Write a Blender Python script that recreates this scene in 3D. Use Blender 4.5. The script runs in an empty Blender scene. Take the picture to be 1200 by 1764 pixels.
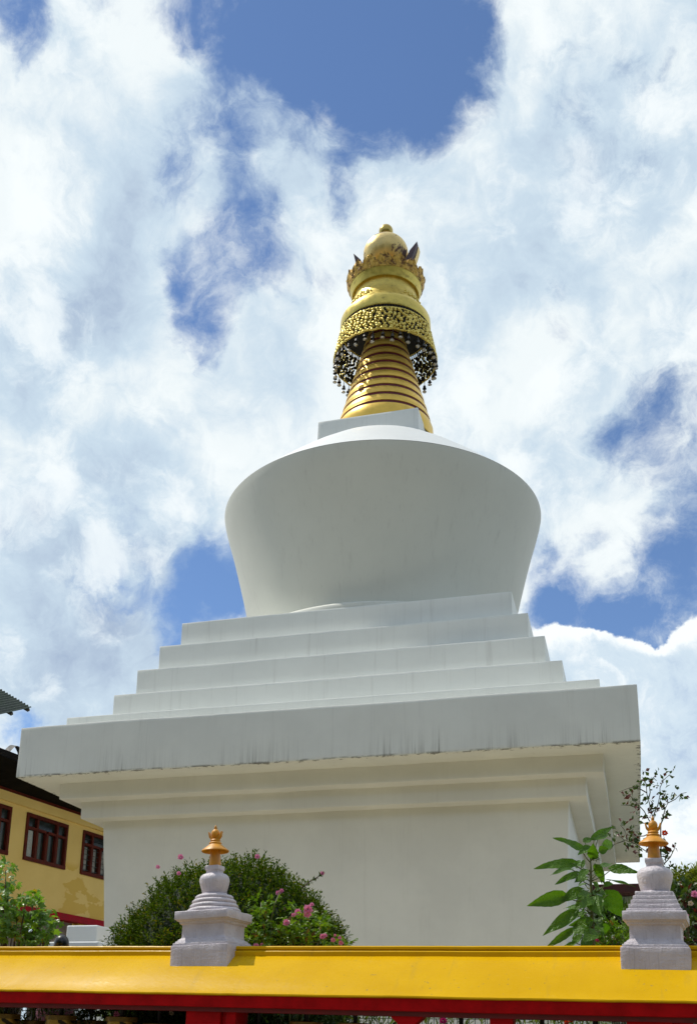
import bpy, math, random
import numpy as np
from mathutils import Vector, Matrix, noise as mnoise
random.seed(7)
R = math.radians
C = bpy.context.scene.collection
SC = bpy.context.scene

# ------------------------------------------------------------------ camera
EYE = Vector((6.1393, -25.7061, 1.6))            # eye height 1.6 m above the street
F_PX, PITCH, YAW, ROLL = 1800.04, 0.27253, 0.27737, 0.01869
PX, PY = 577.02, 1304.93                          # optical axis in the 1200 x 1764 picture
_r = Vector((math.cos(YAW), math.sin(YAW), 0)); _f0 = Vector((-math.sin(YAW), math.cos(YAW), 0)); _z = Vector((0, 0, 1))
_f = _f0*math.cos(PITCH) + _z*math.sin(PITCH); _u = -_f0*math.sin(PITCH) + _z*math.cos(PITCH)
XC = _r*math.cos(ROLL) + _u*math.sin(ROLL); YC = _u*math.cos(ROLL) - _r*math.sin(ROLL)
cd = bpy.data.cameras.new('camera'); cam = bpy.data.objects.new('camera', cd); C.objects.link(cam)
M = Matrix((XC, YC, -_f)).transposed().to_4x4(); M.translation = EYE
cam.matrix_world = M
cd.sensor_fit = 'HORIZONTAL'; cd.sensor_width = 36; cd.lens = F_PX/1200*36
cd.shift_x = (600-PX)/1200; cd.shift_y = (PY-882)/1200
cd.clip_start = .1; cd.clip_end = 5000
SC.camera = cam

def ray(px, py):                                  # unit direction seen at a point of the photograph
    return (XC*((px-PX)/F_PX) - YC*((py-PY)/F_PX) + _f).normalized()
def at(px, py, dist):                             # the point at horizontal distance dist from the eye
    d = ray(px, py); return EYE + d*(dist/math.hypot(d.x, d.y))

# ------------------------------------------------------------------ light
SUN_EL, SUN_AZ = R(60), R(174)                     # azimuth of the sun counted from +X towards +Y
sd = Vector((math.cos(SUN_EL)*math.cos(SUN_AZ), math.cos(SUN_EL)*math.sin(SUN_AZ), math.sin(SUN_EL)))
sl = bpy.data.lights.new('sun', 'SUN'); sun = bpy.data.objects.new('sun', sl); C.objects.link(sun)
sl.energy = 3.0; sl.angle = R(.53); sl.color = (1, .95, .86)
sun.rotation_euler = sd.to_track_quat('Z', 'Y').to_euler()
SC.view_settings.view_transform = 'Standard'; SC.view_settings.look = 'None'
SC.view_settings.exposure = .20; SC.view_settings.gamma = 1

# ------------------------------------------------------------------ node helper
class G:
    def __init__(s, tree): s.t = tree; s.n = tree.nodes; s.l = tree.links
    def node(s, typ, ins=(), **kw):
        n = s.n.new(typ)
        for k, v in kw.items(): setattr(n, k, v)
        for k, v in (ins.items() if isinstance(ins, dict) else enumerate(ins)):
            if v is None: continue
            if isinstance(v, bpy.types.NodeSocket): s.l.new(v, n.inputs[k])
            else:
                try: n.inputs[k].default_value = v
                except Exception: n.inputs[k].default_value = (*v, 1)
        return n
    def m(s, op, a, b=None, c=None, clamp=False): return s.node('ShaderNodeMath', [a, b, c], operation=op, use_clamp=clamp).outputs[0]
    def v(s, op, a, b=None):
        n = s.node('ShaderNodeVectorMath', [a, b], operation=op)
        return n.outputs['Value'] if op in ('DOT_PRODUCT', 'LENGTH', 'DISTANCE') else n.outputs[0]
    def vs(s, a, k): return s.node('ShaderNodeVectorMath', {0: a, 'Scale': k}, operation='SCALE').outputs[0]
    def ss(s, x, lo, hi, a=0., b=1., kind='SMOOTHSTEP'):
        return s.node('ShaderNodeMapRange', {0: x, 1: lo, 2: hi, 3: a, 4: b}, interpolation_type=kind).outputs[0]
    def noise(s, vec, scale, detail=4, rough=.55, dist=0.):
        return s.node('ShaderNodeTexNoise', {'Vector': vec, 'Scale': scale, 'Detail': detail, 'Roughness': rough, 'Distortion': dist})
    def mix(s, f, a, b, blend='MIX'):
        n = s.node('ShaderNodeMix', data_type='RGBA', blend_type=blend)
        for i, v in ((0, f), (6, a), (7, b)):
            if isinstance(v, bpy.types.NodeSocket): s.l.new(v, n.inputs[i])
            else: n.inputs[i].default_value = v if i == 0 else ((*v, 1) if len(v) == 3 else v)
        return n.outputs[2]
    def mapping(s, vec, sc): return s.node('ShaderNodeMapping', {'Vector': vec, 'Scale': sc}).outputs[0]

# ------------------------------------------------------------------ sky: Nishita with drifting cumulus, all in world directions
W = bpy.data.worlds.new('World'); SC.world = W; W.use_nodes = True
W.cycles.sampling_method = 'MANUAL'; W.cycles.sample_map_resolution = 256
g = G(W.node_tree); g.n.clear()
SKY_K = .1
sky = g.node('ShaderNodeTexSky', sky_type='NISHITA', sun_disc=False, sun_elevation=SUN_EL,
             sun_rotation=math.pi/2-SUN_AZ, altitude=1600., air_density=1., dust_density=.3, ozone_density=2.5).outputs[0]
sky = g.mix(1., sky, SKY_TINT, 'MULTIPLY') if (SKY_TINT := (1.10, 1.20, 1.30)) else sky
d = g.v('NORMALIZE', g.node('ShaderNodeTexCoord').outputs['Generated'])
wa = g.v('SUBTRACT', g.noise(d, 7., 2, .5).outputs['Color'], (.5, .5, .5))
wb = g.v('SUBTRACT', g.noise(d, 22., 5, .62).outputs['Color'], (.5, .5, .5))
wd = g.v('ADD', d, g.v('ADD', g.vs(wa, .075), g.vs(wb, .035)))
wc = g.v('ADD', d, g.v('ADD', g.vs(wa, .02), g.vs(wb, .028)))
def spots(lst, vec, op='MAXIMUM'):
    tot = None
    for px, py, r, amp in lst:
        c = ray(px, py); rr = (ray(px+r, py)-c).length
        h = g.ss(g.v('DISTANCE', vec, tuple(c)), rr*1.7, rr*.1, 0, amp)
        tot = h if tot is None else g.m(op, tot, h)
    return tot
holes = [(470,5,125,.9),(620,50,150,1),(730,50,120,1),(670,150,90,1),(390,5,95,.7),(565,95,75,.7),(745,205,60,1),(770,110,70,.8),(300,10,60,.5),
 (335,55,45,.45),(775,40,70,.7),(20,8,55,.85),(200,25,40,.35),(50,95,40,.3),
 (400,190,70,.46),(430,262,45,.55),(340,270,50,.34),(315,320,42,.42),(445,350,55,.48),(520,250,50,.25),(322,465,36,.6),(390,455,75,.55),(470,450,70,.35),(560,480,36,.45),
 (350,540,46,.65),(362,580,42,.65),(352,625,28,.6),(600,345,32,.45),(590,285,35,.35),(640,260,40,.3),
 (1060,705,60,.48),(1150,715,85,.48),(1080,770,65,.34),(1190,860,70,.55),(1195,960,70,.6),(1130,1000,55,.4),(1000,1055,65,.5),(945,1050,60,.55),
 (1070,1095,60,.6),(1190,1080,60,.65),(930,965,45,.35),(1110,1110,55,.8),(960,1095,60,.7),(1010,930,60,.25),
 (1175,55,34,.3),(1010,165,45,.3),(1085,255,50,.25),(970,520,26,.35),(950,590,38,.45),
 (390,960,55,.5),(345,1000,50,.5),(405,1030,55,.6),(295,1055,45,.6),(315,1095,45,.6),(225,1000,40,.35),(25,1262,50,.55),(75,1250,40,.3)]
hol = g.m('SUBTRACT', 1., g.m('POWER', 2.718, g.m('MULTIPLY', spots(holes, wd, 'ADD'), -1.15)))
f1 = g.noise(d, 8., 9, .62, .25).outputs['Fac']
fh = g.noise(wd, 28., 7, .66, .4).outputs['Fac']
cov = g.m('SUBTRACT', g.m('MULTIPLY_ADD', g.m('SUBTRACT', f1, .5), 1.9, .88), g.m('MULTIPLY', hol, 1.5))
cov = g.m('MULTIPLY_ADD', g.m('SUBTRACT', fh, .5), 1.05, cov)
cov = g.m('SUBTRACT', cov, g.ss(g.v('DOT_PRODUCT', d, tuple(ray(620, 800))), .72, .2, 0, .68))   # the sky behind the camera is clearer
alpha = g.m('MULTIPLY', g.ss(cov, -.18, .70), .97)
# brightness of the cloud: relief towards the sun, soft grey bellies
grey = spots([(240,765,110,.46),(110,1110,190,.46),(215,385,75,.42),(140,520,110,.42),(955,485,90,.4),(70,690,110,.4),(300,850,90,.4),
 (1010,180,110,.3),(1165,1420,210,.5),(1190,1230,80,.25),(820,520,80,.22),(1060,420,100,.22),(700,640,80,.25),(20,950,120,.3),(60,1180,120,.4),(880,160,90,.15)], wd)
r1 = g.noise(d, 5., 5, .5, .3).outputs['Fac']
r2 = g.noise(g.v('ADD', d, tuple(sd*.05)), 5., 5, .5, .3).outputs['Fac']
relief = g.m('MULTIPLY', g.m('SUBTRACT', r1, r2), 2.6)
soft = g.m('ADD', g.m('MULTIPLY', g.m('SUBTRACT', fh, .5), 1.0), g.m('MULTIPLY', g.m('SUBTRACT', f1, .5), .6))
vor = g.node('ShaderNodeTexVoronoi', {'Vector': g.v('ADD', d, g.v('ADD', g.vs(wa, .05), g.vs(wb, .05))), 'Scale': 11., 'Detail': 1.6, 'Roughness': .5}, feature='F1', normalize=True).outputs['Distance']
puff = g.m('MULTIPLY', g.m('SUBTRACT', .42, vor), .95)
lum = g.m('SUBTRACT', g.m('ADD', g.m('ADD', g.m('ADD', relief, soft), puff), .54), g.m('MULTIPLY', grey, .80))
CB, CM, CD = (.80, .855, .865), (.54, .655, .75), (.34, .425, .56)
k = 1/SKY_K
sc_ = lambda c: tuple(x*k for x in c)
ccol = g.mix(g.ss(lum, -.45, .48), sc_(CD), sc_(CM)); ccol = g.mix(g.ss(lum, .30, 1.0), ccol, sc_(CB))
col = g.mix(alpha, sky, ccol)
# the crisp heap of cumulus low on the right
heap = [(955,1135,50,1),(1005,1130,36,1),(1045,1140,42,1),(1000,1190,80,1),(1060,1200,80,1),(1110,1165,42,1),(1150,1165,40,1),(1190,1140,45,1),(1230,1120,60,1),(1120,1230,90,1.),
        (1180,1220,90,1),(1050,1290,120,1),(1180,1330,150,1),(900,1230,130,1),(1150,1480,200,1),(960,1400,200,1)]
hp = spots(heap, wc, 'ADD')
hb = g.m('MULTIPLY_ADD', puff, 1.1, g.m('MULTIPLY_ADD', g.m('SUBTRACT', fh, .5), .5, hp))
hb = g.m('SUBTRACT', hb, g.m('MULTIPLY', hol, .62))
ha = g.m('MULTIPLY', g.ss(hb, .08, .32), g.ss(hp, .0, .25, .62, 1.))
hl = g.m('ADD', g.m('ADD', g.m('ADD', g.m('MULTIPLY', relief, .5), g.m('MULTIPLY', puff, 1.5)), g.ss(hp, 2.2, .35, .22, .80)), g.m('MULTIPLY', soft, 1.2), clamp=True)
hcol = g.mix(g.ss(hl, .0, .45), sc_((.42,.53,.68)), sc_((.58,.69,.78))); hcol = g.mix(g.ss(hl, .4, .85), hcol, sc_((.86,.90,.91)))
col = g.mix(ha, col, hcol)
bg = g.node('ShaderNodeBackground', {'Color': col, 'Strength': SKY_K})
g.l.new(bg.outputs[0], g.node('ShaderNodeOutputWorld').inputs[0])

# ------------------------------------------------------------------ mesh and object helpers
class MB:
    """collects vertices and faces; build() links them as ONE mesh object"""
    def __init__(s): s.v = []; s.f = []
    def add(s, vs, fs):
        o = len(s.v); s.v += [tuple(p) for p in vs]; s.f += [tuple(i+o for i in q) for q in fs]; return s
    def box(s, x0, x1, y0, y1, z0, z1):
        return s.add([(x0,y0,z0),(x1,y0,z0),(x1,y1,z0),(x0,y1,z0),(x0,y0,z1),(x1,y0,z1),(x1,y1,z1),(x0,y1,z1)],
                     [(0,3,2,1),(4,5,6,7),(0,1,5,4),(1,2,6,5),(2,3,7,6),(3,0,4,7)])
    def frustum(s, prof, cx=0., cy=0., taper=None):
        """square section loft: prof = [(half_x, half_y, z), ...]"""
        vs = []; n = len(prof)
        for hx, hy, z in prof: vs += [(cx-hx,cy-hy,z),(cx+hx,cy-hy,z),(cx+hx,cy+hy,z),(cx-hx,cy+hy,z)]
        fs = [(0,3,2,1), tuple(4*(n-1)+i for i in range(4))]
        for k in range(n-1):
            for i in range(4): j = (i+1) % 4; fs.append((4*k+i, 4*k+j, 4*k+4+j, 4*k+4+i))
        return s.add(vs, fs)
    def lathe(s, prof, n=32, c=(0,0,0), cap=True, wob=None):
        vs = []; m = len(prof)
        for r, z in prof:
            for i in range(n):
                t = 2*math.pi*i/n; rr = r if wob is None else r*wob(t, z)
                vs.append((c[0]+rr*math.cos(t), c[1]+rr*math.sin(t), c[2]+z))
        fs = [(k*n+i, k*n+(i+1) % n, (k+1)*n+(i+1) % n, (k+1)*n+i) for k in range(m-1) for i in range(n)]
        if cap: fs += [tuple(range(n))[::-1], tuple((m-1)*n+i for i in range(n))]
        return s.add(vs, fs)
    def tube(s, pts, rad, n=6):
        pts = [Vector(p) for p in pts]; m = len(pts); vs = []
        rad = rad if isinstance(rad, (list, tuple)) else [rad]*m
        for k, p in enumerate(pts):
            t = (pts[min(k+1, m-1)]-pts[max(k-1, 0)]).normalized()
            a = t.cross(Vector((0,0,1)) if abs(t.z) < .9 else Vector((1,0,0))).normalized(); b = t.cross(a)
            for i in range(n):
                w = 2*math.pi*i/n; vs.append(p+(a*math.cos(w)+b*math.sin(w))*rad[k])
        fs = [(k*n+i, k*n+(i+1) % n, (k+1)*n+(i+1) % n, (k+1)*n+i) for k in range(m-1) for i in range(n)]
        fs += [tuple(range(n))[::-1], tuple((m-1)*n+i for i in range(n))]
        return s.add(vs, fs)
    def ball(s, c, r, n=10, m=7, sz=1.):
        return s.lathe([(max(r*math.sin(math.pi*k/m), 1e-4), -r*sz*math.cos(math.pi*k/m)) for k in range(m+1)], n, c)
    def prism(s, pts2, y0, y1):
        """outline in XZ pushed from y0 to y1"""
        n = len(pts2)
        return s.add([(x, y0, z) for x, z in pts2]+[(x, y1, z) for x, z in pts2],
                     [tuple(range(n)), tuple(range(2*n-1, n-1, -1))]+[(i, i+n, (i+1) % n+n, (i+1) % n) for i in range(n)])
    def sweep(s, sec, x0, x1, nx=1):
        """outline in YZ pushed along X"""
        n = len(sec); vs = []
        for k in range(nx+1):
            x = x0+(x1-x0)*k/nx; vs += [(x, y, z) for y, z in sec]
        fs = [(k*n+i, k*n+(i+1) % n, (k+1)*n+(i+1) % n, (k+1)*n+i) for k in range(nx) for i in range(n)]
        fs += [tuple(range(n))[::-1], tuple(nx*n+i for i in range(n))]
        return s.add(vs, fs)
    def sheet(s, fn, nu, nv):
        vs = [fn(i/nu, j/nv) for j in range(nv+1) for i in range(nu+1)]
        return s.add(vs, [(j*(nu+1)+i, j*(nu+1)+i+1, (j+1)*(nu+1)+i+1, (j+1)*(nu+1)+i) for j in range(nv) for i in range(nu)])
    def build(s, name, mat, parent=None, smooth=None, bevel=0., fix=True, mw=None):
        me = bpy.data.meshes.new(name); me.from_pydata(s.v, [], s.f); me.materials.append(mat)
        if fix:
            import bmesh
            bm = bmesh.new(); bm.from_mesh(me)
            bmesh.ops.recalc_face_normals(bm, faces=bm.faces)
            if bevel:
                es = [e for e in bm.edges if len(e.link_faces) == 2 and e.calc_face_angle(0) > .5]
                bmesh.ops.bevel(bm, geom=es, offset=bevel, segments=2, affect='EDGES', profile=.5, clamp_overlap=True)
            bm.to_mesh(me); bm.free()
        o = bpy.data.objects.new(name, me); C.objects.link(o)
        if parent: o.parent = parent
        if mw is not None: o.matrix_world = mw
        if smooth is not None:
            me.shade_smooth()
            if smooth < 180: me.set_sharp_from_angle(angle=R(smooth))
        return o

def tag(o, label, cat, group=None):
    o['label'] = label; o['category'] = cat
    if group: o['group'] = group
    return o
def thing(name, label, cat, loc=(0,0,0), group=None, mw=None):
    o = bpy.data.objects.new(name, None); C.objects.link(o); o.empty_display_size = .2
    if mw is not None: o.matrix_world = mw
    else: o.location = loc
    return tag(o, label, cat, group)
def kind(o, k): o['kind'] = k; return o
def copy_tree(o, parent=None):
    c = o.copy(); C.objects.link(c); c.parent = parent
    for ch in list(o.children): copy_tree(ch, c)
    return c

# ------------------------------------------------------------------ materials (procedural)
def mat(name):
    m = bpy.data.materials.new(name); m.use_nodes = True; m.node_tree.nodes.clear(); return m, G(m.node_tree)
def finish(g, bsdf): g.l.new(bsdf.outputs[0], g.node('ShaderNodeOutputMaterial').inputs[0])
def bump(g, h, strength, dist): return g.node('ShaderNodeBump', {'Strength': strength, 'Distance': dist, 'Height': h}).outputs[0]
def obj_co(g): return g.node('ShaderNodeTexCoord').outputs['Object']
def plain(name, col, rough=.6, var=.15, scale=6., bumps=.0, metal=0., spec=.5, bscale=60., bdist=.004):
    m, g = mat(name); co = obj_co(g)
    n = g.noise(co, scale, 5, .6).outputs['Fac']
    c = g.mix(g.ss(n, .3, .7), tuple(x*(1-var) for x in col), tuple(min(1, x*(1+var)) for x in col))
    ins = {'Base Color': c, 'Roughness': g.ss(n, .3, .7, max(rough-.08, 0), min(rough+.08, 1)), 'Metallic': metal, 'Specular IOR Level': spec}
    if bumps: ins['Normal'] = bump(g, g.noise(co, bscale, 4, .6).outputs['Fac'], bumps, bdist)
    finish(g, g.node('ShaderNodeBsdfPrincipled', ins)); return m

def whitewash(name, col=(.78,.78,.74), streak=.0, drip=None, patch=.05, shift=0., bmp=.2):
    """lime-washed plaster; rain streaks, and drip=(z of lower edge, height) for black mould runs above a dripping edge"""
    m, g = mat(name); co = obj_co(g)
    n = g.noise(co, .7, 6, .6).outputs['Fac']; n2 = g.noise(co, 5., 5, .65).outputs['Fac']
    c = g.mix(g.ss(n, .3, .7), tuple(x*(1-patch) for x in col), tuple(x*(1+patch*.5) for x in col))
    c = g.mix(g.ss(n2, .55, .8, 0, .10), c, tuple(x*.72 for x in col))
    st = g.noise(g.v('ADD', g.mapping(co, (4.5, 4.5, .16)), (shift, shift*2, 0)), 1., 6, .72).outputs['Fac']
    st2 = g.noise(g.mapping(co, (14., 14., .35)), 1., 4, .7).outputs['Fac']
    c = g.mix(g.ss(st, .54, .74, 0, streak), c, (.42,.40,.35))
    c = g.mix(g.ss(st2, .60, .78, 0, streak*.8), c, (.30,.285,.25))
    if drip:
        z = g.node('ShaderNodeSeparateXYZ', [co]).outputs
        h = g.m('SUBTRACT', z[2], drip[0])
        big = g.ss(g.noise(g.mapping(co, (.8, .8, .02)), 1., 4, .6).outputs['Fac'], .47, .66)
        st4 = g.noise(g.mapping(co, (17., 17., .34)), 1., 5, .72).outputs['Fac']
        st3 = g.noise(g.mapping(co, (7., 7., .10)), 1., 5, .75).outputs['Fac']
        fall = g.m('POWER', g.ss(h, drip[1]*1.55, -.02, 0, 1, 'LINEAR'), 1.6)
        k = g.m('MULTIPLY', g.m('MULTIPLY', g.m('ADD', g.ss(st4, .46, .74), g.m('MULTIPLY', g.ss(st3, .50, .70), .55)), g.m('ADD', big, .10)), fall)
        upr = g.ss(g.m('ABSOLUTE', g.node('ShaderNodeSeparateXYZ', [g.node('ShaderNodeNewGeometry').outputs['Normal']]).outputs[2]), .6, .3)
        k = g.m('MULTIPLY', k, upr)
        c = g.mix(g.m('MULTIPLY', k, .95, clamp=True), c, (.10,.088,.062))
        edge = g.m('MULTIPLY', g.ss(h, .06, .0), g.ss(g.noise(g.mapping(co, (2.5, 2.5, 6.)), 1., 5, .7).outputs['Fac'], .44, .6))
        c = g.mix(g.m('MULTIPLY', g.m('MULTIPLY', edge, upr), .85), c, (.05,.05,.035))
        px_ = g.m('MAXIMUM', g.m('ABSOLUTE', z[0]), g.m('ABSOLUTE', z[1]))
        tuft = g.m('MULTIPLY', g.ss(g.m('ADD', px_, g.m('MULTIPLY', g.m('SUBTRACT', g.noise(g.mapping(co, (7., 7., 1.)), 1., 4, .7).outputs['Fac'], .5), .9)), 6.46, 6.56), g.ss(upr, .5, 0))
        c = g.mix(g.m('MULTIPLY', tuft, .75), c, (.07,.065,.05))
    b = bump(g, g.m('ADD', n2, g.m('MULTIPLY', g.noise(co, 40., 4, .6).outputs['Fac'], .25)), bmp, .012)
    finish(g, g.node('ShaderNodeBsdfPrincipled', {'Base Color': c, 'Roughness': .55, 'Specular IOR Level': .35, 'Normal': b})); return m

def gold(name, col=(.86,.60,.13), rough=.3, bumps=.3, scale=9., metal=.9, dirt=.25, dirtcol=(.10,.055,.02), dscale=3.5, lo=.55, hi=.72):
    m, g = mat(name); co = obj_co(g)
    n = g.noise(co, scale, 5, .6).outputs['Fac']; dn = g.noise(co, dscale, 6, .68, .4).outputs['Fac']
    k = g.ss(dn, lo, hi, 0, dirt)
    c = g.mix(g.ss(n, .3, .7), tuple(x*.82 for x in col), col); c = g.mix(k, c, dirtcol)
    finish(g, g.node('ShaderNodeBsdfPrincipled', {'Base Color': c, 'Metallic': g.m('MULTIPLY_ADD', k, -metal*.7, metal),
        'Roughness': g.m('MULTIPLY_ADD', k, .35, g.ss(n, .25, .75, rough-.07, rough+.1)), 'Normal': bump(g, n, bumps, .03)})); return m

def leafmat(name, a, b, rough=.45, trans=.35, tint=(1.25,1.35,.5), rare=None, spec=.4):
    """per-leaf colour spread, glossy top, light passing through"""
    m, g = mat(name); geo = g.node('ShaderNodeNewGeometry')
    rnd = geo.outputs['Random Per Island']
    c = g.mix(rnd, a, b)
    if rare:
        w = g.node('ShaderNodeTexWhiteNoise', {'W': rnd}, noise_dimensions='1D').outputs['Value']
        c = g.mix(g.m('LESS_THAN', w, rare[0]), c, rare[1])
    p = g.node('ShaderNodeBsdfPrincipled', {'Base Color': c, 'Roughness': rough, 'Specular IOR Level': spec})
    t = g.node('ShaderNodeBsdfTranslucent', {'Color': g.mix(1., c, tint, 'MULTIPLY')})
    mx = g.node('ShaderNodeMixShader', {0: trans, 1: p.outputs[0], 2: t.outputs[0]})
    finish(g, mx); return m

# ------------------------------------------------------------------ foliage helpers
def leaf_quads(mb, p, axis, nrm, L, w, fold=.25, droop=.15):
    """one pointed leaf: six vertices folded along the midrib"""
    a = axis.normalized(); s = a.cross(nrm); s = s.normalized() if s.length > 1e-5 else Vector((1,0,0)); n = s.cross(a)
    q = p+a*L*.45; t = p+a*L-n*L*droop
    mb.add([p, q+s*w*.5+n*w*fold*.5, t, q-s*w*.5+n*w*fold*.5, q-n*L*droop*.2], [(0,1,4), (1,2,4), (2,3,4), (3,0,4)])
def rdir(): 
    while 1:
        v = Vector((random.uniform(-1,1), random.uniform(-1,1), random.uniform(-1,1)))
        if .05 < v.length < 1: return v.normalized()
def spray(mb, p, axis, n, L, leaf, w, spread=.9):
    """a twig carrying n leaves"""
    a = axis.normalized()
    for k in range(n):
        q = p+a*L*(k+.3)/n
        d = (a*random.uniform(.3,1.)+rdir()*spread).normalized()
        leaf_quads(mb, q, d, (rdir()*.7+Vector((0,0,1))), leaf*random.uniform(.7,1.25), w*random.uniform(.7,1.2))
def bigleaf(mb, base, tip, w, nrm, droop=.12, cup=.18, wave=.02, teeth=True):
    """heart-shaped leaf from its petiole joint to its tip"""
    base = Vector(base); tip = Vector(tip); ax = tip-base; L = ax.length; a = ax/L
    s = a.cross(nrm).normalized(); n = s.cross(a); ph = random.uniform(0,6)
    NU, NV = 12, 6
    def fn(u, v):
        # v across -1..1, u along 0..1
        t = v*2-1
        prof = (math.sin(min(1, u*1.0)**.62*math.pi)**.85) if u < 1 else 0
        prof = prof*(1-.28*u)+.0
        tooth = (1+.05*math.sin(u*38+ph)) if (teeth and abs(t) > .9) else 1
        x = t*w*.5*prof*1.12*tooth
        back = -.10*L*abs(t)**1.5*(1-u)**6*2.2
        z = abs(t)**1.3*w*cup*prof - droop*L*u*u*1.2 + wave*L*math.sin(u*9+ph+t*2.2)*abs(t)
        return base+a*(u*L+back)+s*x+n*z
    return mb.sheet(fn, NU, NV)

# ------------------------------------------------------------------ ground
GY = 1.4                                            # the stupa garden is a terrace above the street
PAVE = plain('paving', (.17,.145,.105), .8, .18, 1.2, .4)
kind(MB().sheet(lambda u, v: ((u-.5)*3000, (v-.5)*3000, 0), 8, 8).build('ground', PAVE), 'structure')
EARTH = plain('garden_soil', (.085,.08,.045), .9, .3, 1.5, .4)
BOUNCE_M = plain('bounce_concrete', (.74,.64,.46), .8, .12, .8, .4)  # pale unseen path, added to bounce warm light up under the cornice
BOUNCE_MB = MB()
for x0, x1, y0, y1 in ((-10.5,10.5,-10.2,-4.7),(-10.5,10.5,4.7,10.2),(-10.5,-4.7,-4.7,4.7),(4.7,10.5,-4.7,4.7)):
    BOUNCE_MB.add([(x0,y0,GY+.004),(x1,y0,GY+.004),(x1,y1,GY+.004),(x0,y1,GY+.004)], [(0,1,2,3)])
kind(BOUNCE_MB.build('bounce_path', BOUNCE_M), 'structure')

# unseen wooded hillside, added behind the camera to block low sky light
def hill(u, v):
    a = R(196+150*u); r = 62+130*v
    h = 48*(.5-.5*math.cos(min(1, v*1.6)*math.pi))*(1+.25*mnoise.noise(Vector((u*5,v*2,3))))*min(1, .25+u*6, .25+(1-u)*6)+1.2*mnoise.noise(Vector((u*60,v*30,1)))
    return (6+r*math.cos(a), -14+r*math.sin(a), h-.4)
kind(MB().sheet(hill, 90, 24).build('sky_block_hills', plain('sky_block_hillside', (.035,.052,.018), .95, .35, .12), None, 180), 'structure')

# ------------------------------------------------------------------ the stupa
def Z(z): return z+1.6
def block(name, hx, z0, z1, m, parent, hx2=None, jit=.006, bev=.02, cuts=14, cx=0., cy=0., rz=0.):
    """square plastered block with soft, slightly uneven edges"""
    import bmesh
    bm = bmesh.new(); bmesh.ops.create_cube(bm, size=2)
    h2 = hx2 or hx
    for v in bm.verts:
        h = h2 if v.co.z > 0 else hx
        v.co = Vector((v.co.x*h, v.co.y*h, z1 if v.co.z > 0 else z0))
    bmesh.ops.bevel(bm, geom=list(bm.edges), offset=bev, segments=2, affect='EDGES', profile=.5)
    es = [e for e in bm.edges if e.calc_length() > .25]
    bmesh.ops.subdivide_edges(bm, edges=es, cuts=cuts, use_grid_fill=True)
    for v in bm.verts:
        p = v.co*1.1+Vector((z0*7, hx, 0)); q = v.co*.35+Vector((3, z0, 9))
        v.co += mnoise.noise_vector(p)*jit + mnoise.noise_vector(q)*jit*1.5
    me = bpy.data.meshes.new(name); bm.to_mesh(me); bm.free(); me.materials.append(m)
    me.shade_smooth(); me.set_sharp_from_angle(angle=R(40))
    o = bpy.data.objects.new(name, me); C.objects.link(o); o.parent = parent
    o.location = (cx, cy, 0); o.rotation_euler.z = rz
    return o

stupa = thing('stupa', 'huge white stepped stupa with a flared dome and a gilded spire', 'stupa', (0,0,GY))
def rel(o): o.location.z -= GY; return o              # parts are modelled in world heights
WB = whitewash('whitewash_body', (.755,.75,.695), streak=.12, patch=.06)
WS = whitewash('whitewash_slab', (.80,.805,.745), .17, (Z(5.545), .42), .06)
WT = whitewash('whitewash_steps', (.84,.85,.795), .26, None, .04, 3.)
WD = whitewash('whitewash_dome', (.71,.71,.63), .22, None, .03, 7., .05)
rel(block('body', 4.77, GY-.3, Z(4.86), WB, stupa, 5.0916))
c1 = rel(block('cornice_course', 5.4551, Z(4.8079), Z(5.235), WB, stupa))
c2 = rel(block('cornice_course', 5.8127, Z(5.185), Z(5.595), WB, stupa))
rel(block('cornice_slab', 6.5, Z(5.5451), Z(6.6706), WS, stupa, cuts=22, jit=.010))
low = 6.6706
for hx, zt in ((5.8058,7.0693),(5.0786,7.7994),(4.7133,8.5126),(4.3504,9.2243),(3.9834,9.9371)):
    rel(block('step', hx, Z(low-.06), Z(zt), WT, stupa, bev=.012)); low = zt
DX = .05
dome_prof = [(3.2,9.85),(3.95,9.86),(3.965,9.99),(3.94,10.06),(3.86,10.12),(3.7,10.16),(3.46,10.17),(3.43,10.18),(3.45,10.35),(3.53,10.75),(3.66,11.3),(3.79,11.85),(3.94,12.45),
  (4.10,13.05),(4.235,13.5),(4.33,13.86),(4.365,14.03),(4.368,14.07),(4.2,14.08)]
MB().lathe([(r, Z(z)-GY) for r, z in dome_prof], 160, (DX, 0, 0), cap=False).build('dome', WD, stupa, 30)
CAPM = whitewash('whitewash_cap', (.76,.775,.755), .08, None, .04, 2.)
cap_prof = [(4.0,14.06),(4.366,14.085),(3.9,14.50),(3.4,14.945),(2.8,15.45),(2.2,15.90),(1.7,16.21),(1.3,16.38),(.3,16.5)]
MB().lathe([(r, Z(z)-GY) for r, z in cap_prof], 160, (DX, 0, 0), cap=False).build('dome_cap', CAPM, stupa, 60)
rel(block('harmika', 1.43, Z(15.6), Z(16.7828), WT, stupa, 1.406, cx=-.04, bev=.012, jit=.003))

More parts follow.
